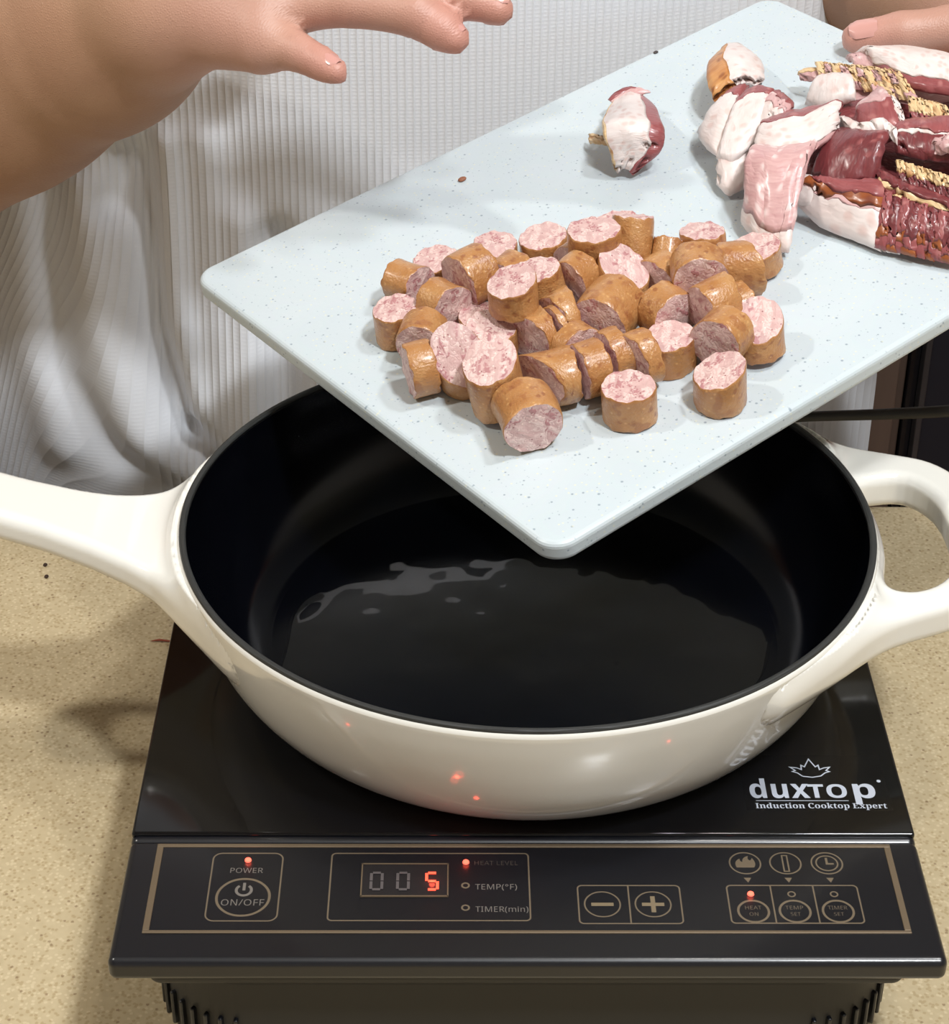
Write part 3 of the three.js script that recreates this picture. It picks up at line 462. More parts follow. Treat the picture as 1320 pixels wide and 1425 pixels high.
sausagePiece([0.1043, 0.0534, 0.0146], [0.1043, 0.0534, 0.0001], 0.0103, [0, -0], [0, -0], 'pink-faced sausage piece standing right behind the right end of the front row');
sausagePiece([0.1155, 0.0621, 0.0129], [0.1157, 0.0744, 0.0129], 0.0109, [-0.143, -0.4237], [0, -0], 'sausage piece with a shiny left shoulder and a dark face turned to the lower right');
sausagePiece([0.1316, 0.0651, 0.0217], [0.1397, 0.0757, 0.0217], 0.0110, [-0.002, -0.2828], [0, -0], 'sausage piece with a small dark face turned down between two shiny ones');
sausagePiece([0.1366, 0.0526, 0.0173], [0.1212, 0.0535, 0.0173], 0.0103, [0.0695, -0.2125], [0, -0], 'shiny sausage piece at the right with a bright streak, small dark end right');
sausagePiece([0.15, 0.0747, 0.0126], [0.1608, 0.0666, 0.0126], 0.0117, [0, -0], [0.5669, 0.1364], 'long bent brown sausage piece lying at the far right behind the shiny ones');
sausagePiece([0.1391, 0.0568, 0.0099], [0.1453, 0.0533, 0.0099], 0.0096, [0, -0], [0.425, 0.1391], 'small brown sausage piece tucked below the long bent one at the right');
sausagePiece([0.1742, 0.0781, 0.0116], [0.1749, 0.0773, 0.0011], 0.0105, [0, -0], [0, -0], 'sausage slice with a pink face standing at the far right, touching the draped bacon strip');
sausagePiece([0.1119, 0.0361, 0.0152], [0.1234, 0.0394, 0.0152], 0.0115, [0, -0], [0, -0], 'sausage piece at the right with a round dark purple cut face turned to the viewer');
sausagePiece([0.1347, 0.0351, 0.0162], [0.1339, 0.033, 0.0017], 0.0101, [-0.2839, -0.4235], [0, -0], 'pink-topped sausage piece standing right of the dark purple cut face');
sausagePiece([0.1017, 0.0219, 0.016], [0.1017, 0.0219, 0.0005], 0.0105, [-0.2833, 0.1405], [0, -0], 'rightmost front sausage piece standing alone near the board edge with its face up');
sausagePiece([0.0708, 0.0395, 0.0155], [0.0708, 0.0395, 0.0005], 0.0106, [0, -0], [0, -0], 'standing sausage piece alone at the front centre with its pink face up');
sausagePiece([0.0661, 0.0636, 0.0118], [0.0759, 0.0609, 0.0118], 0.0114, [0, -0], [0, -0], 'middle piece of the front row, lying close against the long one');

// ------------------------------------------------------------------ bacon
function meat(a, b, c, s, fibre, rough, coat) {
  const t = texture(256, 256, (u, v) => { const n = fbm(u * 4, v * 4, 4, s, 4), f = fbm(u * fibre, v * 5, 80, s + 4, 3), [d, , id] = cells(u * 7, v * 7, 7, s + 8); let k = mix3(a, b, clamp(n * 0.8 + f * 0.8 - 0.3)); if (id > 0.72) k = mix3(k, c, sstep(d, 0.5, 0.1) * 0.7); return k; });
  return mat({ map: scaled(t, 1 / 0.03, 1 / 0.03), roughness: rough, clearcoat: coat, clearcoatRoughness: 0.2, bumpMap: scaled(texture(128, 128, (u, v) => 255 * (0.5 * fbm(u * 6, v * 6, 6, s + 20, 3) + 0.5 * fbm(u * 24, v * 8, 24, s + 24, 2)), false), 1 / 0.02, 1 / 0.02), bumpScale: 0.00035 });
}
const MEAT = {
  fat: meat([226, 208, 202], [240, 230, 226], [220, 190, 182], 101, 10, 0.42, 0.3),
  pink: meat([196, 146, 146], [222, 184, 180], [240, 222, 218], 102, 40, 0.4, 0.35),
  lean: meat([138, 70, 72], [166, 92, 92], [188, 126, 122], 103, 60, 0.36, 0.4),
  dark: meat([104, 46, 50], [138, 64, 66], [166, 98, 96], 104, 60, 0.34, 0.45),
  rind: meat([218, 178, 126], [238, 210, 166], [184, 124, 74], 105, 30, 0.4, 0.3),
  crust: meat([182, 112, 54], [220, 164, 104], [140, 78, 40], 107, 14, 0.4, 0.3),
  rust: meat([138, 70, 34], [170, 98, 52], [112, 50, 36], 106, 30, 0.36, 0.4),
};
let sliceCount = 0;
// a slab of bacon lofted between two edges; its zones (rind, fat, lean) are parts of their own lying side by side
function baconSlice(e0, e1, zones, th, bulge, rough, label, group) {
  seed(1500 + sliceCount++);
  const n = e0.length + e1.length, cu = [...e0, ...e1].reduce((s, p) => s + p[0], 0) / n, cv = [...e0, ...e1].reduce((s, p) => s + p[1], 0) / n;
  const t = onBoardThing('bacon_slice', label, 'bacon', cu, cv, group), c0 = new THREE.CatmullRomCurve3(e0.map((p) => boardAt([p[0] - cu, p[1] - cv, p[2]]))), c1 = new THREE.CatmullRomCurve3(e1.map((p) => boardAt([p[0] - cu, p[1] - cv, p[2]])));
  const ox = rr(0, 50), oy = rr(0, 50), flip = rr(0, 1) > 0.5;
  const mid = (s, w) => {
    const p = c0.getPoint(s), q = c1.getPoint(s), o = p.lerp(q, w);
    o.y += bulge * Math.sin(Math.PI * clamp(w)) + rough * 2.2 * (fbm(ox + s * 5, oy + w * 5, 999, 31, 3) - 0.5);
    o.x += rough * 2.4 * (fbm(ox + s * 9, 20 + oy + w * 9, 999, 33, 2) - 0.5); o.z += rough * 2.4 * (fbm(ox + s * 9, 60 + oy + w * 9, 999, 35, 2) - 0.5);
    return o;
  };
  const L = c0.getLength(), W = mid(0.5, 0).distanceTo(mid(0.5, 1)), ns = clamp(Math.round(L / 0.0014), 8, 30);
  let w0 = 0;
  zones.forEach(([w1, kind], zi) => {
    const last = zi === zones.length - 1, first = zi === 0, nw = clamp(Math.round((w1 - w0) * W / 0.0014), 3, 22);
    const edge = (w, s) => w + 0.16 * (fbm(ox + s * 6, 7 * w + oy, 999, 41, 2) - 0.5) * (w > 0.001 && w < 0.999 ? Math.min(1, 2 * Math.min(w, 1 - w) + 0.3) : 0);
    // ring across: top from w0 to w1, bottom back; rounded at the slab's own ends
    const ring = []; for (let i = 0; i <= nw; i++) ring.push([i / nw, 1]); for (let i = nw; i >= 0; i--) ring.push([i / nw, -1]); ring.push([0, 1]);
    const a0 = w0, b0 = w1;
    const g = grid(ring.length - 1, ns, (x, y) => {
      const [k, side] = ring[Math.round(x * (ring.length - 1))], s = y, w = edge(a0, s) + (edge(b0, s) - edge(a0, s)) * k;
      const p = mid(s, w), dx = mid(Math.min(1, s + 0.02), w).sub(mid(Math.max(0, s - 0.02), w)), dw = mid(s, w + 0.02).sub(mid(s, w - 0.02)), nn = dx.cross(dw).normalize(); if (nn.y < 0) nn.negate();
      const de = Math.min(first ? w * W : 9, last ? (1 - w) * W : 9, s * L, (1 - s) * L) / (th * 0.6), h = th * 0.5 * (0.25 + 0.75 * Math.sqrt(clamp(1 - (1 - clamp(de)) ** 2)));
      p.addScaledVector(nn, side * h); if (p.y < 0.0002) p.y = 0.0002; return p;
    }, { uv: (x, y) => { const k = ring[Math.round(x * (ring.length - 1))][0], w = a0 + (b0 - a0) * k; return flip ? [w * W + ox, y * L + oy] : [y * L + ox, w * W + oy]; } });
    const cap = (y) => { const pos = [], uv = [], idx = [], m = nw + 1, P = g.attributes.position, row = Math.round(y * ns) * ring.length; for (let i = 0; i <= nw; i++) for (const q of [i, 2 * nw + 1 - i]) { pos.push(P.getX(row + q), P.getY(row + q), P.getZ(row + q)); uv.push(i * 0.001 + ox, (q === i ? 0 : 0.002) + oy); } for (let i = 0; i < nw; i++) { const o = 2 * i; idx.push(o, o + 2, o + 1, o + 1, o + 2, o + 3); } const c = new THREE.BufferGeometry(); c.setAttribute('position', new THREE.Float32BufferAttribute(pos, 3)); c.setAttribute('uv', new THREE.Float32BufferAttribute(uv, 2)); c.setIndex(idx); c.computeVertexNormals(); return c; };
    const NAMES = { fat: 'fat', pink: 'streaky_meat', lean: 'lean_meat', dark: 'lean_meat', rind: 'rind', rust: 'cured_edge', crust: 'rind' };
    part(NAMES[kind], merge([g, cap(0), cap(1)]), MEAT[kind], t, { fat: 'white fat', pink: 'pale pink streaky meat', lean: 'red lean meat', dark: 'dark red lean meat', rind: 'tan rind', rust: 'rust-brown cured edge', crust: 'brown wrinkled rind' }[kind]);
    w0 = w1;
  });
}
{ // scraps on the board
  const scrap = (u, v, r, col, label) => { const g = new THREE.IcosahedronGeometry(r, 1); g.scale(1.3, 0.5, 0.9); const p = g.attributes.position; for (let i = 0; i < p.count; i++) p.setY(i, p.getY(i) * (0.8 + 0.4 * hash2(Math.round(p.getX(i) * 1e5), Math.round(p.getZ(i) * 1e5), 3))); g.computeVertexNormals(); const m = part('crumb', g, mat({ color: hex(...col), roughness: 0.6 }), scene); m.name = numbered('crumb'); m.position.copy(onBoard(u, v, r * 0.42)); m.quaternion.copy(boardQ); tag(m, label, 'crumb'); };
  scrap(0.1303, 0.2238, 0.0017, [150, 96, 70], 'small brown meat crumb alone on the board behind the sausage pile');
  scrap(0.2681, 0.2472, 0.0011, [70, 62, 60], 'tiny dark crumb at the back edge of the cutting board');
}
baconSlice([[0.218, 0.2165, 0.008], [0.1933, 0.1963, 0.016], [0.1788, 0.181, 0.02], [0.1794, 0.1761, 0.01], [0.1804, 0.1743, 0.0025]], [[0.2249, 0.2055, 0.009], [0.2114, 0.1809, 0.017], [0.2012, 0.1651, 0.0175], [0.198, 0.1632, 0.012], [0.1845, 0.1682, 0.0025]], [[0.06, 'rind'], [0.78, 'fat'], [1, 'lean']], 0.0035, 0.003, 0.0006, 'lone piece of fatty bacon with a maroon lean edge, left of the bacon heap');
baconSlice([[0.211, 0.2154, 0.011], [0.2199, 0.2142, 0.013], [0.2229, 0.2116, 0.0135]], [[0.2097, 0.2098, 0.01], [0.2172, 0.2071, 0.012], [0.226, 0.2025, 0.0135]], [[0.5, 'lean'], [1, 'pink']], 0.002, 0.001, 0.0006, 'small brownish-red shred curling over the top of the lone fatty bacon piece');
baconSlice([[0.1895, 0.2047, 0.006], [0.1846, 0.198, 0.006]], [[0.1895, 0.1923, 0.01], [0.1863, 0.1872, 0.009]], [[1, 'rind']], 0.0015, 0.0006, 0.0007, 'little yellowish rind flap sticking out left of the lone fatty bacon piece');
baconSlice([[0.2736, 0.2077, 0.01], [0.2575, 0.1971, 0.016], [0.2432, 0.182, 0.018], [0.2404, 0.1752, 0.014], [0.2442, 0.1746, 0.01]], [[0.2887, 0.204, 0.006], [0.2806, 0.1867, 0.012], [0.2691, 0.1727, 0.016], [0.2632, 0.1675, 0.016], [0.2617, 0.1717, 0.012]], [[0.34, 'crust'], [1, 'fat']], 0.004, 0.006, 0.0007, 'curled bacon piece with tan wrinkled rind at left and white fat at right');
baconSlice([[0.2403, 0.1665, 0.016], [0.2459, 0.1662, 0.02], [0.2518, 0.164, 0.021]], [[0.2248, 0.1681, 0.006], [0.2156, 0.1538, 0.0085], [0.2102, 0.1398, 0.012]], [[0.27, 'lean'], [1, 'fat']], 0.006, 0.004, 0.0004, 'thick white slab of bacon fat with a maroon top, leftmost of the heap');
baconSlice([[0.2392, 0.1572, 0.0205], [0.2496, 0.1561, 0.0235], [0.2509, 0.1459, 0.024]], [[0.2084, 0.1388, 0.0125], [0.2108, 0.1307, 0.013], [0.2306, 0.1352, 0.017]], [[0.24, 'lean'], [1, 'fat']], 0.006, 0.004, 0.0004, 'second white slab of bacon fat, overlapping the leftmost thick slab');
baconSlice([[0.2145, 0.1449, 0.0105], [0.2182, 0.1387, 0.0115], [0.2257, 0.1347, 0.012]], [[0.2046, 0.1331, 0.003], [0.2019, 0.1246, 0.0028], [0.2109, 0.1237, 0.0028]], [[1, 'fat']], 0.005, 0.004, 0.0004, 'short white block of bacon fat standing under the two thick slabs');
baconSlice([[0.2726, 0.1454, 0.008], [0.3025, 0.1513, 0.01], [0.3178, 0.1344, 0.012], [0.331, 0.1051, 0.014]], [[0.2319, 0.1078, 0.006], [0.2454, 0.0864, 0.007], [0.2531, 0.0677, 0.008], [0.2616, 0.0419, 0.009]], [[0.4, 'pink'], [1, 'dark']], 0.008, 0.004, 0.0004, 'broad dark bottom layer of bacon showing in the gaps of the heap');
baconSlice([[0.254, 0.1505, 0.022], [0.252, 0.142, 0.024], [0.248, 0.1316, 0.024]], [[0.2315, 0.1389, 0.018], [0.2276, 0.1275, 0.02], [0.2306, 0.1243, 0.02]], [[0.25, 'lean'], [0.5, 'pink'], [1, 'fat']], 0.004, 0.004, 0.0007, 'small ragged bacon piece with reddish shreds between the white slabs and the draped strip');
baconSlice([[0.2186, 0.1263, 0.0165], [0.2247, 0.1161, 0.0195], [0.2356, 0.1091, 0.0205], [0.2464, 0.1086, 0.021]], [[0.1889, 0.1017, 0.0045], [0.1846, 0.0888, 0.0045], [0.1856, 0.0786, 0.003], [0.1886, 0.074, 0.003]], [[0.08, 'fat'], [0.9, 'pink'], [1, 'fat']], 0.0045, 0.015, 0.0008, 'pale pink bacon strip draped down to the sausage at the left of the heap');
baconSlice([[0.2365, 0.1386, 0.0185], [0.2417, 0.1337, 0.0215], [0.2484, 0.1248, 0.024], [0.262, 0.1151, 0.026]], [[0.2104, 0.1181, 0.0185], [0.2136, 0.1047, 0.0235], [0.2264, 0.099, 0.0245], [0.2462, 0.1037, 0.0245]], [[0.4, 'lean'], [0.92, 'fat'], [1, 'pink']], 0.0042, 0.006, 0.0009, 'maroon-topped white bacon slice lying over the draped pale pink strip');
baconSlice([[0.2798, 0.1482, 0.018], [0.2829, 0.1401, 0.022], [0.2833, 0.1307, 0.024]], [[0.268, 0.1441, 0.012], [0.268, 0.1309, 0.015], [0.2758, 0.121, 0.02]], [[1, 'fat']], 0.005, 0.004, 0.0004, 'white block of bacon fat below the ribbed far row');
baconSlice([[0.2871, 0.169, 0.01], [0.2894, 0.1671, 0.012], [0.2923, 0.1607, 0.014]], [[0.2855, 0.1655, 0.009], [0.2854, 0.1593, 0.011], [0.2879, 0.1544, 0.013]], [[0.5, 'rind'], [1, 'pink']], 0.003, 0.001, 0.0004, 'small tan bacon tip pointing left at the far end of the heap');
baconSlice([[0.3009, 0.1519, 0.019], [0.3051, 0.1452, 0.022], [0.3068, 0.1313, 0.025]], [[0.2947, 0.1395, 0.021], [0.296, 0.131, 0.023], [0.299, 0.1217, 0.026]], [[1, 'pink']], 0.004, 0.002, 0.0004, 'pinkish bacon flap under the thumb at the far edge of the heap');
baconSlice([[0.3038, 0.1485, 0.022], [0.314, 0.1316, 0.026], [0.3187, 0.1142, 0.028], [0.3225, 0.0985, 0.028]], [[0.2983, 0.1306, 0.024], [0.2899, 0.102, 0.028], [0.2934, 0.0909, 0.028], [0.301, 0.0791, 0.028]], [[0.85, 'fat'], [1, 'lean']], 0.0045, 0.005, 0.0004, 'broad white slab of bacon fat at the far right, beside the thumb');
baconSlice([[0.2916, 0.1624, 0.0173], [0.2925, 0.1582, 0.0186]], [[0.2852, 0.1524, 0.0141], [0.2882, 0.1486, 0.0138]], [[0.78, 'rind'], [1, 'pink']], 0.0024, 0.001, 0.00035, 'thin tan-edged bacon slice, leftmost in the ribbed far row beside the thumb', 'thin bacon slices of the ribbed far row');
baconSlice([[0.2924, 0.1586, 0.0181], [0.2926, 0.1537, 0.0198]], [[0.2855, 0.1469, 0.015], [0.2875, 0.1425, 0.0151]], [[0.2, 'rind'], [0.6, 'pink'], [1, 'rind']], 0.0024, 0.001, 0.00035, 'thin tan-edged bacon slice, second in the ribbed far row beside the thumb', 'thin bacon slices of the ribbed far row');
baconSlice([[0.2921, 0.1535, 0.0197], [0.2924, 0.1486, 0.0212]], [[0.2849, 0.141, 0.0162], [0.2872, 0.1366, 0.0165]], [[0.78, 'rind'], [1, 'pink']], 0.0024, 0.001, 0.00035, 'thin tan-edged bacon slice, third in the ribbed far row beside the thumb', 'thin bacon slices of the ribbed far row');
baconSlice([[0.2934, 0.1503, 0.0204], [0.2929, 0.1439, 0.0226]], [[0.2844, 0.135, 0.0179], [0.2865, 0.1302, 0.0179]], [[0.2, 'rind'], [0.6, 'pink'], [1, 'rind']], 0.0024, 0.001, 0.00035, 'thin tan-edged bacon slice, fourth in the ribbed far row beside the thumb', 'thin bacon slices of the ribbed far row');
baconSlice([[0.2937, 0.1459, 0.0216], [0.2928, 0.1395, 0.0238]], [[0.285, 0.13, 0.0185], [0.2868, 0.1248, 0.0191]], [[0.78, 'rind'], [1, 'pink']], 0.0024, 0.001, 0.00035, 'thin tan-edged bacon slice, fifth in the ribbed far row beside the thumb', 'thin bacon slices of the ribbed far row');
baconSlice([[0.2939, 0.141, 0.0231], [0.2934, 0.1351, 0.025]], [[0.2846, 0.124, 0.0196], [0.2864, 0.1194, 0.0203]], [[0.2, 'rind'], [0.6, 'pink'], [1, 'rind']], 0.0024, 0.001, 0.00035, 'thin tan-edged bacon slice, sixth in the ribbed far row beside the thumb', 'thin bacon slices of the ribbed far row');
baconSlice([[0.2939, 0.1366, 0.0242], [0.293, 0.1301, 0.0263]], [[0.2837, 0.1177, 0.0215], [0.2861, 0.1137, 0.0216]], [[0.78, 'rind'], [1, 'pink']], 0.0024, 0.001, 0.00035, 'thin tan-edged bacon slice, seventh in the ribbed far row beside the thumb', 'thin bacon slices of the ribbed far row');
baconSlice([[0.2945, 0.1328, 0.0252], [0.2936, 0.1259, 0.0275]], [[0.2835, 0.112, 0.0227], [0.2866, 0.1085, 0.0223]], [[0.2, 'rind'], [0.6, 'pink'], [1, 'rind']], 0.0024, 0.001, 0.00035, 'thin tan-edged bacon slice, eighth in the ribbed far row beside the thumb', 'thin bacon slices of the ribbed far row');
baconSlice([[0.2938, 0.1278, 0.027], [0.2931, 0.1211, 0.0288]], [[0.2837, 0.1071, 0.0234], [0.2866, 0.1035, 0.0232]], [[0.78, 'rind'], [1, 'pink']], 0.0024, 0.001, 0.00035, 'thin tan-edged bacon slice, ninth in the ribbed far row beside the thumb', 'thin bacon slices of the ribbed far row');
baconSlice([[0.2954, 0.1243, 0.0275], [0.293, 0.1167, 0.0305]], [[0.2836, 0.1017, 0.0248], [0.2855, 0.097, 0.0248]], [[0.2, 'rind'], [0.6, 'pink'], [1, 'rind']], 0.0024, 0.001, 0.00035, 'thin tan-edged bacon slice, tenth in the ribbed far row beside the thumb', 'thin bacon slices of the ribbed far row');
baconSlice([[0.2951, 0.1199, 0.029], [0.2935, 0.1125, 0.0312]], [[0.2828, 0.096, 0.0261], [0.2859, 0.0919, 0.0259]], [[0.78, 'rind'], [1, 'pink']], 0.0024, 0.001, 0.00035, 'thin tan-edged bacon slice, rightmost in the ribbed far row beside the thumb', 'thin bacon slices of the ribbed far row');
baconSlice([[0.265, 0.1097, 0.024], [0.272, 0.1084, 0.028], [0.2783, 0.1077, 0.031]], [[0.2568, 0.1025, 0.024], [0.2551, 0.0882, 0.027], [0.2601, 0.0789, 0.029]], [[0.5, 'pink'], [1, 'lean']], 0.0045, 0.004, 0.0004, 'pinkish-red folded bacon slice with a pointed top in the middle of the heap');
baconSlice([[0.2552, 0.114, 0.024], [0.2522, 0.0956, 0.027], [0.2573, 0.0896, 0.029], [0.2572, 0.0794, 0.029]], [[0.2521, 0.1082, 0.023], [0.2475, 0.0909, 0.026], [0.2534, 0.0841, 0.028], [0.2526, 0.0737, 0.027]], [[1, 'fat']], 0.003, 0.003, 0.0007, 'white wavy fat strip running below the pointed pinkish-red slice');
baconSlice([[0.2767, 0.1066, 0.031], [0.2771, 0.1036, 0.032]], [[0.2628, 0.0848, 0.03], [0.2633, 0.0786, 0.0295]], [[0.45, 'rind'], [1, 'fat']], 0.003, 0.003, 0.0006, 'white fatty shred with a tan knot right of the pointed pinkish-red slice');
baconSlice([[0.2824, 0.0965, 0.0292], [0.2818, 0.0913, 0.0308]], [[0.2723, 0.0855, 0.0264], [0.2753, 0.0817, 0.0257]], [[0.75, 'rind'], [1, 'lean']], 0.0026, 0.001, 0.00035, 'tan knobbly-edged bacon slice, leftmost in the upper row above the dark lean', 'bacon slices with tan knobbly edges at the upper right');
baconSlice([[0.2829, 0.0928, 0.0296], [0.2829, 0.0883, 0.0309]], [[0.2729, 0.0812, 0.0264], [0.2756, 0.077, 0.0264]], [[0.75, 'rind'], [1, 'lean']], 0.0026, 0.001, 0.00035, 'tan knobbly-edged bacon slice, second in the upper row above the dark lean', 'bacon slices with tan knobbly edges at the upper right');
baconSlice([[0.2835, 0.0888, 0.03], [0.2825, 0.0833, 0.0319]], [[0.2743, 0.0777, 0.0263], [0.2767, 0.0732, 0.0263]], [[0.75, 'rind'], [1, 'lean']], 0.0026, 0.001, 0.00035, 'tan knobbly-edged bacon slice, third in the upper row above the dark lean', 'bacon slices with tan knobbly edges at the upper right');
baconSlice([[0.2846, 0.0854, 0.0303], [0.2833, 0.0796, 0.0322]], [[0.2746, 0.073, 0.0269], [0.2766, 0.0679, 0.0271]], [[0.75, 'rind'], [1, 'lean']], 0.0026, 0.001, 0.00035, 'tan knobbly-edged bacon slice, fourth in the upper row above the dark lean', 'bacon slices with tan knobbly edges at the upper right');
baconSlice([[0.2841, 0.0807, 0.0313], [0.2831, 0.0752, 0.0328]], [[0.2751, 0.0687, 0.0271], [0.2774, 0.0636, 0.0274]], [[0.75, 'rind'], [1, 'lean']], 0.0026, 0.001, 0.00035, 'tan knobbly-edged bacon slice, rightmost in the upper row above the dark lean', 'bacon slices with tan knobbly edges at the upper right');
baconSlice([[0.261, 0.0854, 0.027], [0.2721, 0.0773, 0.029], [0.2832, 0.0632, 0.031]], [[0.2522, 0.0743, 0.022], [0.2557, 0.0597, 0.0245], [0.2633, 0.0448, 0.026]], [[0.55, 'lean'], [0.62, 'fat'], [1, 'dark']], 0.005, 0.004, 0.0007, 'dark red lean bacon slab at the right edge between the two tan rows');
baconSlice([[0.2606, 0.0621, 0.029], [0.2668, 0.0592, 0.031], [0.2745, 0.0554, 0.032]], [[0.2572, 0.0565, 0.028], [0.2579, 0.0493, 0.03], [0.2588, 0.0411, 0.031]], [[0.2, 'fat'], [1, 'pink']], 0.003, 0.003, 0.001, 'pink bacon flap with a white rim at the right edge');
baconSlice([[0.2552, 0.1077, 0.019], [0.2531, 0.0921, 0.0245], [0.2587, 0.0816, 0.026]], [[0.2254, 0.0987, 0.0125], [0.2271, 0.0836, 0.014], [0.2376, 0.0717, 0.0155]], [[0.05, 'fat'], [0.96, 'dark'], [1, 'pink']], 0.0055, 0.007, 0.0006, 'large dark red lean bacon slab in the middle of the heap');
baconSlice([[0.2467, 0.0693, 0.0246], [0.2467, 0.065, 0.0259]], [[0.2392, 0.0596, 0.0186], [0.2411, 0.0547, 0.0187]], [[0.55, 'rind'], [1, 'dark']], 0.0026, 0.001, 0.00035, 'tan knobbly-edged bacon slice, leftmost in the lower row below the dark lean', 'bacon slices with tan knobbly edges at the lower right');
baconSlice([[0.2466, 0.0642, 0.0251], [0.2474, 0.06, 0.0263]], [[0.2396, 0.0543, 0.0192], [0.2409, 0.0491, 0.0196]], [[0.55, 'rind'], [1, 'dark']], 0.0026, 0.001, 0.00035, 'tan knobbly-edged bacon slice, second in the lower row below the dark lean', 'bacon slices with tan knobbly edges at the lower right');
baconSlice([[0.247, 0.0594, 0.0256], [0.247, 0.0548, 0.0272]], [[0.24, 0.0494, 0.0197], [0.2419, 0.045, 0.0196]], [[0.55, 'rind'], [1, 'dark']], 0.0026, 0.001, 0.00035, 'tan knobbly-edged bacon slice, third in the lower row below the dark lean', 'bacon slices with tan knobbly edges at the lower right');
baconSlice([[0.2477, 0.055, 0.0261], [0.2475, 0.0503, 0.0275]], [[0.2406, 0.0451, 0.0199], [0.2427, 0.0402, 0.0198]], [[0.55, 'rind'], [1, 'dark']], 0.0026, 0.001, 0.00035, 'tan knobbly-edged bacon slice, fourth in the lower row below the dark lean', 'bacon slices with tan knobbly edges at the lower right');
baconSlice([[0.2476, 0.0496, 0.0267], [0.2473, 0.0447, 0.0284]], [[0.2405, 0.0397, 0.0205], [0.243, 0.0352, 0.0202]], [[0.55, 'rind'], [1, 'dark']], 0.0026, 0.001, 0.00035, 'tan knobbly-edged bacon slice, fifth in the lower row below the dark lean', 'bacon slices with tan knobbly edges at the lower right');
baconSlice([[0.2488, 0.0457, 0.0268], [0.2474, 0.04, 0.0286]], [[0.2418, 0.0356, 0.0206], [0.2432, 0.0307, 0.0207]], [[0.55, 'rind'], [1, 'dark']], 0.0026, 0.001, 0.00035, 'tan knobbly-edged bacon slice, sixth in the lower row below the dark lean', 'bacon slices with tan knobbly edges at the lower right');
baconSlice([[0.2489, 0.0411, 0.0272], [0.2484, 0.0357, 0.0286]], [[0.2419, 0.0311, 0.0207], [0.2436, 0.0257, 0.021]], [[0.55, 'rind'], [1, 'dark']], 0.0026, 0.001, 0.00035, 'tan knobbly-edged bacon slice, rightmost in the lower row below the dark lean', 'bacon slices with tan knobbly edges at the lower right');
baconSlice([[0.2414, 0.0772, 0.0185], [0.2407, 0.0567, 0.0185], [0.2466, 0.0292, 0.0195]], [[0.2336, 0.0654, 0.0165], [0.235, 0.048, 0.0165], [0.2399, 0.0228, 0.0165]], [[0.7, 'dark'], [0.85, 'rind'], [1, 'lean']], 0.004, 0.003, 0.0007, 'dark lean bacon slice sprinkled with tan bits below the lower tan row');
baconSlice([[0.2198, 0.0879, 0.0165], [0.2273, 0.0767, 0.018], [0.2382, 0.0674, 0.0185]], [[0.2117, 0.0974, 0.0085], [0.2126, 0.0762, 0.0028], [0.2171, 0.048, 0.0022]], [[0.44, 'lean'], [0.56, 'rust'], [0.62, 'pink'], [1, 'fat']], 0.0055, 0.006, 0.0006, 'front bacon slab with red lean above and a white fat rim along the board');
baconSlice([[0.2218, 0.0968, 0.015], [0.2204, 0.0911, 0.017], [0.2191, 0.0855, 0.0165]], [[0.2118, 0.0979, 0.0115], [0.2097, 0.0905, 0.01], [0.212, 0.0842, 0.011]], [[1, 'fat']], 0.003, 0.004, 0.0004, 'white pointed fat corner at the left end of the front bacon slab');
baconSlice([[0.2332, 0.0634, 0.0162], [0.2342, 0.0592, 0.0185]], [[0.2158, 0.0507, 0.0035], [0.2181, 0.0449, 0.0034]], [[0.72, 'lean'], [0.86, 'rust'], [1, 'lean']], 0.0034, 0.004, 0.00035, 'red bacon slice, leftmost in the ribbed front row of the heap', 'red bacon slices of the ribbed front row');
baconSlice([[0.2342, 0.0591, 0.0166], [0.2349, 0.0549, 0.0188]], [[0.2174, 0.0475, 0.0031], [0.2197, 0.0414, 0.0032]], [[0.1, 'rind'], [0.8, 'dark'], [0.92, 'lean'], [1, 'rust']], 0.0034, 0.004, 0.00035, 'red bacon slice, second in the ribbed front row of the heap', 'red bacon slices of the ribbed front row');
baconSlice([[0.2349, 0.0543, 0.0172], [0.2362, 0.051, 0.0188]], [[0.2192, 0.0439, 0.0033], [0.2211, 0.0375, 0.0035]], [[0.72, 'lean'], [0.86, 'rust'], [1, 'lean']], 0.0034, 0.004, 0.00035, 'red bacon slice, third in the ribbed front row of the heap', 'red bacon slices of the ribbed front row');
baconSlice([[0.2373, 0.0516, 0.0167], [0.2379, 0.0471, 0.0189]], [[0.2197, 0.0395, 0.0039], [0.2218, 0.0331, 0.0039]], [[0.1, 'rind'], [0.8, 'dark'], [0.92, 'lean'], [1, 'rust']], 0.0034, 0.004, 0.00035, 'red bacon slice, fourth in the ribbed front row of the heap', 'red bacon slices of the ribbed front row');
baconSlice([[0.2382, 0.0472, 0.0173], [0.2386, 0.0425, 0.0193]], [[0.2219, 0.0363, 0.0035], [0.2238, 0.0301, 0.0036]], [[0.72, 'lean'], [0.86, 'rust'], [1, 'lean']], 0.0034, 0.004, 0.00035, 'red bacon slice, fifth in the ribbed front row of the heap', 'red bacon slices of the ribbed front row');
baconSlice([[0.2389, 0.043, 0.0177], [0.2404, 0.0393, 0.0191]], [[0.2238, 0.0334, 0.0032], [0.2253, 0.0262, 0.0037]], [[0.1, 'rind'], [0.8, 'dark'], [0.92, 'lean'], [1, 'rust']], 0.0034, 0.004, 0.00035, 'red bacon slice, sixth in the ribbed front row of the heap', 'red bacon slices of the ribbed front row');
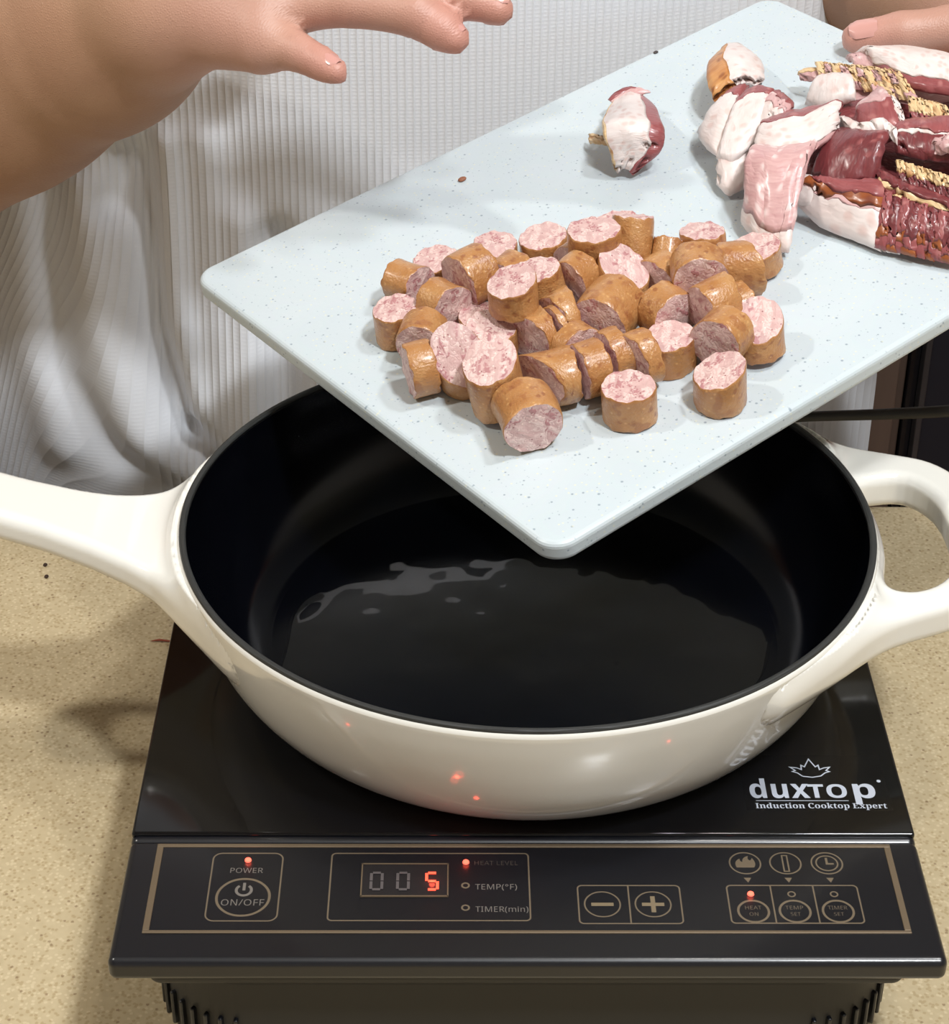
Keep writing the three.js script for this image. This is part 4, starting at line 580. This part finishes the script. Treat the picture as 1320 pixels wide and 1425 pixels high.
baconSlice([[0.2408, 0.0397, 0.0174], [0.2413, 0.0347, 0.0197]], [[0.2246, 0.0288, 0.0039], [0.2272, 0.0228, 0.0036]], [[0.72, 'lean'], [0.86, 'rust'], [1, 'lean']], 0.0034, 0.004, 0.00035, 'red bacon slice, seventh in the ribbed front row of the heap', 'red bacon slices of the ribbed front row');
baconSlice([[0.2418, 0.0355, 0.0179], [0.2427, 0.0308, 0.0198]], [[0.2261, 0.0256, 0.0038], [0.2289, 0.0192, 0.0034]], [[0.1, 'rind'], [0.8, 'dark'], [0.92, 'lean'], [1, 'rust']], 0.0034, 0.004, 0.00035, 'red bacon slice, eighth in the ribbed front row of the heap', 'red bacon slices of the ribbed front row');
baconSlice([[0.2428, 0.0315, 0.0183], [0.2434, 0.0267, 0.02]], [[0.2274, 0.0219, 0.0038], [0.2305, 0.0162, 0.0033]], [[0.72, 'lean'], [0.86, 'rust'], [1, 'lean']], 0.0034, 0.004, 0.00035, 'red bacon slice, rightmost in the ribbed front row of the heap', 'red bacon slices of the ribbed front row');
baconSlice([[0.2229, 0.0536, 0.004], [0.2239, 0.0464, 0.004]], [[0.2172, 0.0473, 0.0025], [0.2206, 0.0408, 0.0025]], [[1, 'fat']], 0.003, 0.002, 0.0004, 'small white fat bit at the front rim of the red ribbed row');
baconSlice([[0.2261, 0.0396, 0.004], [0.2277, 0.0363, 0.004]], [[0.2243, 0.037, 0.0025], [0.2268, 0.0329, 0.0025]], [[1, 'rust']], 0.003, 0.002, 0.0004, 'small orange-brown rind bit at the front of the red ribbed row');

// ------------------------------------------------------------------ the person
const CX = -0.08;                                                         // middle of the body
// right hand, open, back up, fingers pointing to the picture's right; the little finger nearest the viewer
const rElbow = [-0.385, 0.068, -0.465], rWrist = [-0.1515, 0.2155, -0.350];
const rightFingers = [
  chain([[-0.104, 0.2115, -0.312], [-0.0906, 0.2116, -0.303], [-0.0808, 0.2091, -0.296], [-0.0748, 0.2078, -0.2905]], [0.0092, 0.0078, 0.0068, 0.0058]),
  chain([[-0.1, 0.2225, -0.325], [-0.0700, 0.2268, -0.318], [-0.0424, 0.2248, -0.312], [-0.0318, 0.2196, -0.308], [-0.0265, 0.2168, -0.305]], [0.0108, 0.0094, 0.0094, 0.0084, 0.0068]),
  chain([[-0.0995, 0.2334, -0.335], [-0.066, 0.2375, -0.329], [-0.039, 0.2345, -0.325], [-0.0215, 0.2285, -0.320], [-0.0085, 0.2252, -0.3165]], [0.0112, 0.0098, 0.0094, 0.0084, 0.007]),
  chain([[-0.0999, 0.2435, -0.347], [-0.0451, 0.2505, -0.343], [-0.0241, 0.2485, -0.338], [-0.009, 0.2455, -0.334]], [0.0112, 0.0092, 0.0082, 0.0068]),
  chain([[-0.1289, 0.2328, -0.362], [-0.1008, 0.2500, -0.371], [-0.0824, 0.2560, -0.376]], [0.0135, 0.0105, 0.0078]),
];
// left hand: thumb over the board's far right edge, fingers closed on its underside
const bw = (u, v, h) => { const p = onBoard(u, v, h); return [p.x, p.y - T, p.z]; };
const lWrist = bw(0.418, 0.128, -0.014), lElbow = [0.193, 0.165, -0.605];
const leftFingers = [
  chain([bw(0.392, 0.132, 0.002), bw(0.3650, 0.1450, 0.0118), bw(0.3465, 0.1595, 0.0112), bw(0.3325, 0.1745, 0.0088)], [0.0130, 0.0108, 0.0102, 0.0082]),
  ...[[0.158, 0.010], [0.139, 0.0105], [0.120, 0.010], [0.103, 0.0088]].map(([v, r], i) => chain([bw(0.385, v - 0.004, -0.016), bw(0.362, v, -0.0215), bw(0.333 + 0.003 * i, v + 0.004, -0.0205), bw(0.316 + 0.004 * i, v + 0.006, -0.0188)], [r + 0.001, r, r * 0.95, r * 0.8])),
];
const trunk = [];
for (const [y, x0, x1, r, z] of [[-0.30, -0.18, 0.02, 0.105, -0.64], [-0.15, -0.18, 0.02, 0.11, -0.635], [0.0, -0.18, 0.02, 0.11, -0.635], [0.13, -0.18, 0.02, 0.105, -0.64], [0.27, -0.18, 0.02, 0.10, -0.64], [0.37, -0.18, 0.02, 0.08, -0.645]]) trunk.push(bone([x0, y, z], [x1, y, z], r, r));
const main = [
  bone([CX, 0.36, -0.645], [CX, 0.50, -0.625], 0.062, 0.054),             // neck
  bone([-0.235, 0.385, -0.63], rElbow, 0.066, 0.060), bone(rElbow, [-0.241, 0.164, -0.420], 0.066, 0.060), bone([-0.241, 0.164, -0.420], [-0.186, 0.1945, -0.386], 0.060, 0.048), bone([-0.186, 0.1945, -0.386], [-0.160, 0.2100, -0.360], 0.048, 0.037),
  bone(rWrist, [-0.108, 0.2125, -0.316], 0.0245, 0.0145), bone(rWrist, [-0.108, 0.2225, -0.328], 0.024, 0.0148), bone(rWrist, [-0.108, 0.2330, -0.338], 0.024, 0.0148), bone(rWrist, [-0.110, 0.2405, -0.348], 0.024, 0.0142),
  bone([0.15, 0.385, -0.64], lElbow, 0.062, 0.054), bone(lElbow, lWrist, 0.052, 0.032),
  ...[0.150, 0.135, 0.119, 0.105].map((v) => bone(lWrist, bw(0.386, v, -0.014), 0.019, 0.0125)),
];
const head = [bone([CX, 0.625, -0.62], [CX, 0.64, -0.605], 0.088, 0.086), bone([CX, 0.555, -0.575], [CX, 0.60, -0.575], 0.052, 0.066), bone([CX, 0.60, -0.515], [CX, 0.575, -0.50], 0.009, 0.013), bone([CX - 0.085, 0.59, -0.61], [CX - 0.085, 0.615, -0.615], 0.013, 0.017), bone([CX + 0.085, 0.59, -0.61], [CX + 0.085, 0.615, -0.615], 0.013, 0.017), bone([CX - 0.018, 0.549, -0.523], [CX + 0.018, 0.549, -0.523], 0.008, 0.008)];
const fingersOf = (list, x, y, z, base) => { let m = base; for (const f of list) { let d = 9; for (const b of f) d = smin(d, boneD(b, x, y, z), 0.003); m = Math.min(m, smin(base, d, 0.008)); } return m; };
const bodyField = (x, y, z) => {
  let d = 9; for (const b of trunk) d = smin(d, boneD(b, x, y, z), 0.09);
  let m = d; for (const b of main) m = smin(m, boneD(b, x, y, z), 0.014);
  let h = 9; if (y > 0.42) { for (const b of head) h = smin(h, boneD(b, x, y, z), 0.02); m = smin(m, h, 0.03); }
  if (x > -0.2 && x < 0.05 && z > -0.44) m = fingersOf(rightFingers, x, y, z, m);
  if (x > 0.12 && z > -0.55) m = fingersOf(leftFingers, x, y, z, m);
  return m;
};
const tips = [...rightFingers, ...leftFingers].map((f) => { const b = f[f.length - 1]; return b.a.map((v, k) => v + b.d[k]); });
const hands = [[-0.10, 0.22, -0.325], [-0.05, 0.22, -0.31], bw(0.36, 0.15, 0.008)];
const skinTint = (x, y, z) => {
  const dist = (p) => Math.hypot(x - p[0], y - p[1], z - p[2]);
  let t = 0; for (const p of tips) t = Math.max(t, sstep(dist(p), 0.032, 0.004)); let h = 0; for (const p of hands) h = Math.max(h, sstep(dist(p), 0.085, 0.02));
  const n = fbm(40 + x * 60, 40 + y * 60 + z * 40, 9999, 88, 3) - 0.5;
  let c = mix3([0.455, 0.255, 0.158], [0.54, 0.295, 0.222], h); c = mix3(c, [0.60, 0.285, 0.23], t * 0.75);
  return c.map((v, k) => v * (1 + n * [0.14, 0.2, 0.22][k]));
};
const skin = mat({ color: 0xffffff, vertexColors: true, roughness: 0.46, sheen: 0.15, sheenRoughness: 0.5, sheenColor: hex(255, 210, 190), bumpMap: scaled(texture(256, 256, (u, v) => { const [d, d2] = cells(u * 40, v * 40, 40, 91); return 255 * clamp(0.4 + (d2 - d) * 0.5 + 0.3 * (fbm(u * 10, v * 10, 10, 92, 3) - 0.5)); }, false), 1 / 0.04, 1 / 0.04), bumpScale: 0.00025 });
const person = thing('person', 'person in a white ribbed top holding the board and reaching a hand over it', 'person', [CX, 0, -0.62]);
const at0 = (g) => g.translate(-CX, T, 0.62);
const bodyMesh = part('body', at0(isoMesh(bodyField, [-0.46, -0.40, -0.78], [0.36, 0.75, -0.27], 0.0036, skinTint)), skin, person);
{ // nails
  const nailMat = mat({ color: hex(212, 158, 148), roughness: 0.28, clearcoat: 0.4 });
  const nail = (p, along, up, l, w, label) => {                          // a thin curved plate at p, pointing along, facing up
    const A = V(...along).normalize(), U = V(...up); U.addScaledVector(A, -U.dot(A)).normalize(); const S = A.clone().cross(U);
    const g = grid(10, 12, (x, y) => { const a = (x - 0.5) * 1.9, e = y < 0.2 ? 0.75 + 1.25 * y : y > 0.8 ? 1 - 2.2 * (y - 0.8) : 1; return V(...p).addScaledVector(A, (y - 0.5) * l).addScaledVector(S, Math.sin(a) * w * e).addScaledVector(U, (Math.cos(a) - 1) * w * 0.75); });
    part('fingernail', at0(g), nailMat, bodyMesh, label);
  };
  const nailOn = (f, share, up, l, w, label) => { const o = f[f.length - 1], p = o.a.map((v, k) => v + o.d[k] * share), r = o.ra + (o.rb - o.ra) * share, A = V(...o.d).normalize(), U = V(...up); U.addScaledVector(A, -U.dot(A)).normalize(); const n = V(...p).addScaledVector(U, r + 0.0002), slope = A.clone().multiplyScalar(Math.sqrt(o.l2)).addScaledVector(U, o.rb - o.ra); nail(n.toArray(), slope.toArray(), U.toArray(), l, w, label); };
  nailOn(rightFingers[0], 0.80, [0.15, 1, 0.35], 0.0072, 0.0040, 'nail of the little finger');
  nailOn(rightFingers[1], 0.80, [0.4, 1, 0.2], 0.0080, 0.0048); nailOn(rightFingers[2], 0.95, [0.2, 1, 0.1], 0.0095, 0.0052); nailOn(rightFingers[3], 0.95, [0.2, 1, 0.1], 0.0095, 0.0052);
  nailOn(leftFingers[0], 0.85, [-0.15, 0.85, 0.5], 0.0135, 0.0070, 'thumbnail');
}
{ // hair and eyes
  const hairD = (x, y, z) => { const s = Math.hypot(x - CX, (y - 0.635) * 0.98, z + 0.62) - 0.098, cut = (z + 0.545) + Math.max(0, 0.66 - y) * 0.9; const back = boneD(bone([CX, 0.60, -0.68], [CX, 0.50, -0.70], 0.07, 0.05), x, y, z); return Math.max(Math.min(s, back), cut); };
  part('hair', at0(isoMesh(hairD, [CX - 0.12, 0.42, -0.78], [CX + 0.12, 0.76, -0.5], 0.006)), mat({ color: hex(70, 48, 34), roughness: 0.6 }), person);
  for (const s of [-1, 1]) part('eye', at0(move(new THREE.SphereGeometry(0.0105, 20, 14), CX + s * 0.032, 0.612, -0.527)), mat({ color: hex(235, 232, 226), roughness: 0.2 }), bodyMesh);
}
{ // ribbed white top: a hanging tube with folds, and short sleeves
  const rib = texture(64, 64, (u, v) => { const x = u * 4 % 1, y = v * 8 % 1, r = Math.pow(Math.sin(Math.PI * x), 0.7); return 255 * clamp(r * (0.90 + 0.10 * Math.sin(Math.PI * y)) + 0.04 * hash2(Math.floor(u * 64), Math.floor(v * 64), 5)); }, false);
  const cloth = mat({ color: hex(234, 237, 243), roughness: 0.85, sheen: 0.2, sheenRoughness: 0.6, sheenColor: hex(255, 255, 255), bumpMap: scaled(rib, 1 / 0.0158, 1 / 0.0158), bumpScale: 0.0006, side: THREE.DoubleSide });
  // folds: polylines on the front (x, y), amplitude, width
  const folds = [
    [[-0.238, 0.09], [-0.240, 0.03], [-0.236, -0.03], [-0.212, -0.065], [-0.185, -0.082], -0.007, 0.010], [[-0.222, 0.07], [-0.215, 0.00], [-0.20, -0.045], [-0.182, -0.075], 0.007, 0.014], [[-0.26, 0.06], [-0.258, -0.02], [-0.245, -0.07], 0.008, 0.014],
    [[-0.187, 0.12], [-0.186, 0.06], [-0.184, 0.00], [-0.168, -0.05], -0.014, 0.008], [[-0.176, 0.10], [-0.175, 0.03], [-0.166, -0.03], [-0.158, -0.08], 0.009, 0.008], [[-0.196, 0.085], [-0.203, 0.065], -0.012, 0.010],
    [[-0.155, 0.10], [-0.152, 0.02], [-0.146, -0.04], [-0.144, -0.09], 0.006, 0.009], [[-0.137, 0.06], [-0.134, 0.00], [-0.132, -0.06], 0.009, 0.009], [[-0.118, 0.05], [-0.115, -0.02], [-0.12, -0.08], -0.011, 0.011], [[-0.097, 0.02], [-0.098, -0.05], 0.008, 0.010],
    [[-0.165, -0.055], [-0.15, -0.072], [-0.128, -0.082], -0.012, 0.008], [[0.17, 0.02], [0.185, -0.03], [0.178, -0.08], 0.010, 0.012], [[0.14, 0.02], [0.15, -0.07], -0.008, 0.012],
  ];
  const foldAt = (x, y) => { let s = 0; for (const f of folds) { const w = f[f.length - 1], a = f[f.length - 2], pts = f.slice(0, -2); let d = 9; for (let i = 0; i < pts.length - 1; i++) { const [x0, y0] = pts[i], [x1, y1] = pts[i + 1], t = clamp(((x - x0) * (x1 - x0) + (y - y0) * (y1 - y0)) / ((x1 - x0) ** 2 + (y1 - y0) ** 2)); d = Math.min(d, Math.hypot(x - x0 - t * (x1 - x0), y - y0 - t * (y1 - y0))); } s += a * Math.exp(-(d / w) * (d / w)); } return s; };
  const halfW = (y) => 0.285 + 0.012 * sstep(y, 0.05, -0.12) - 0.05 * sstep(y, 0.25, 0.42), depthF = (y) => 0.168 + 0.042 * sstep(y, 0.10, -0.08) - 0.03 * sstep(y, 0.25, 0.42), depthB = (y) => 0.16;
  const tubeAt = (u, y) => {
    const a = u * 2 * Math.PI, c = Math.cos(a), s = Math.sin(a), x = CX + 0.002 + (halfW(y) + (c > 0 ? 0.018 * sstep(y, 0.08, -0.03) : 0)) * c, front = s > 0;
    let z = -0.635 + (front ? depthF(y) : depthB(y)) * Math.sign(s) * Math.pow(Math.abs(s), 1.0);
    const k = front ? sstep(s, 0.05, 0.4) : 0, wav = 0.003 * Math.sin(x * 60 + 3 * fbm(9 + x * 6, 9 + y * 4, 999, 71, 2)) + 0.006 * (fbm(9 + x * 14, 9 + y * 5, 999, 73, 3) - 0.5);
    const side = sstep(x, -0.06, -0.14) + 0.4 * sstep(x, 0.06, 0.14);
    z += k * (foldAt(x, y) + wav * clamp(side));
    if (z > -0.402 && y < 0.0) z = -0.402 + (z + 0.402) * 0.12;
    return V(x, y, z);
  };
  const y0 = -0.30, y1 = 0.43, parts = [];
  const tubeG = grid(420, 190, (u, v) => { const y = y0 + (y1 - y0) * v; return tubeAt(u, y); }, { closeU: true, uv: (u, v, p) => { const lean = sstep(p.x, -0.17, -0.27) * sstep(p.y, 0.12, -0.02); return [p.z > -0.6 ? p.x + lean * (p.y - 0.12) * -0.30 + 0.25 * Math.min(0, p.z + 0.5) * Math.sign(p.x) : p.x, p.y]; } });
  // shoulders: close the tube towards the neck
  const yoke = grid(420, 24, (u, v) => { const p = tubeAt(u, y1), a = u * 2 * Math.PI, q = V(CX + 0.085 * Math.cos(a), 0.462, -0.64 + 0.075 * Math.sin(a)), t = v; const o = p.lerp(q, t); o.y = y1 + (0.462 - y1) * (1 - (1 - t) ** 2); return o; }, { closeU: true, uv: (u, v, p) => [p.x, p.y + p.z] });
  const sleeve = (a, b, r0, r1) => { const A = V(...a), B = V(...b), ax = B.clone().sub(A), l = ax.length(); ax.normalize(); const e1 = V(0, 0, 1).cross(ax).normalize(), e2 = ax.clone().cross(e1); return grid(60, 30, (u, v) => A.clone().addScaledVector(ax, l * v).addScaledVector(e1, Math.cos(u * 6.2832) * (r0 + (r1 - r0) * v + 0.002 * Math.sin(u * 31))).addScaledVector(e2, Math.sin(u * 6.2832) * (r0 + (r1 - r0) * v + 0.002 * Math.sin(u * 31))), { closeU: true, uv: (u, v) => [u * 0.45, v * l] }); };
  parts.push(tubeG, yoke, sleeve([-0.235, 0.395, -0.635], [-0.30, 0.24, -0.532], 0.088, 0.086), sleeve([0.15, 0.395, -0.64], [0.170, 0.275, -0.622], 0.078, 0.076));
  part('shirt', at0(merge(parts)), cloth, person, 'white ribbed top');
}
{ // trousers and shoes, hidden behind the counter
  const denim = mat({ color: hex(52, 56, 68), roughness: 0.85 }), legs = [];
  for (const s of [-1, 1]) legs.push(grid(40, 40, (u, v) => { const y = -0.24 - 0.66 * v, r = 0.118 - 0.055 * v, a = u * 6.2832; return V(CX + s * (0.12 - 0.01 * v) + Math.cos(a) * r, y, -0.63 + Math.sin(a) * r * 1.08 + 0.01 * Math.sin(v * 9)); }, { closeU: true }));
  legs.push(grid(60, 10, (u, v) => { const a = u * 6.2832; return V(CX + Math.cos(a) * 0.252, -0.12 - 0.16 * v, -0.63 + Math.sin(a) * 0.15); }, { closeU: true }));
  part('trousers', at0(merge(legs)), denim, person, 'dark trousers');
  for (const s of [-1, 1]) { const g = new THREE.SphereGeometry(1, 28, 18); g.scale(0.05, 0.06, 0.135); const p = g.attributes.position; for (let i = 0; i < p.count; i++) { const y = p.getY(i); p.setY(i, Math.max(y, -0.03) * (p.getZ(i) > 0.02 ? 0.75 : 1.15)); } g.computeVertexNormals(); g.computeBoundingBox(); g.translate(CX + s * 0.11, -T - g.boundingBox.min.y, -0.585); part('shoe', at0(g), mat({ color: hex(60, 54, 50), roughness: 0.7 }), person); }
}

const renderer = new THREE.WebGLRenderer({ antialias: true });
renderer.toneMapping = THREE.LinearToneMapping;
renderer.toneMappingExposure = EXPOSURE;
renderer.shadowMap.enabled = true;
renderer.render(scene, camera);
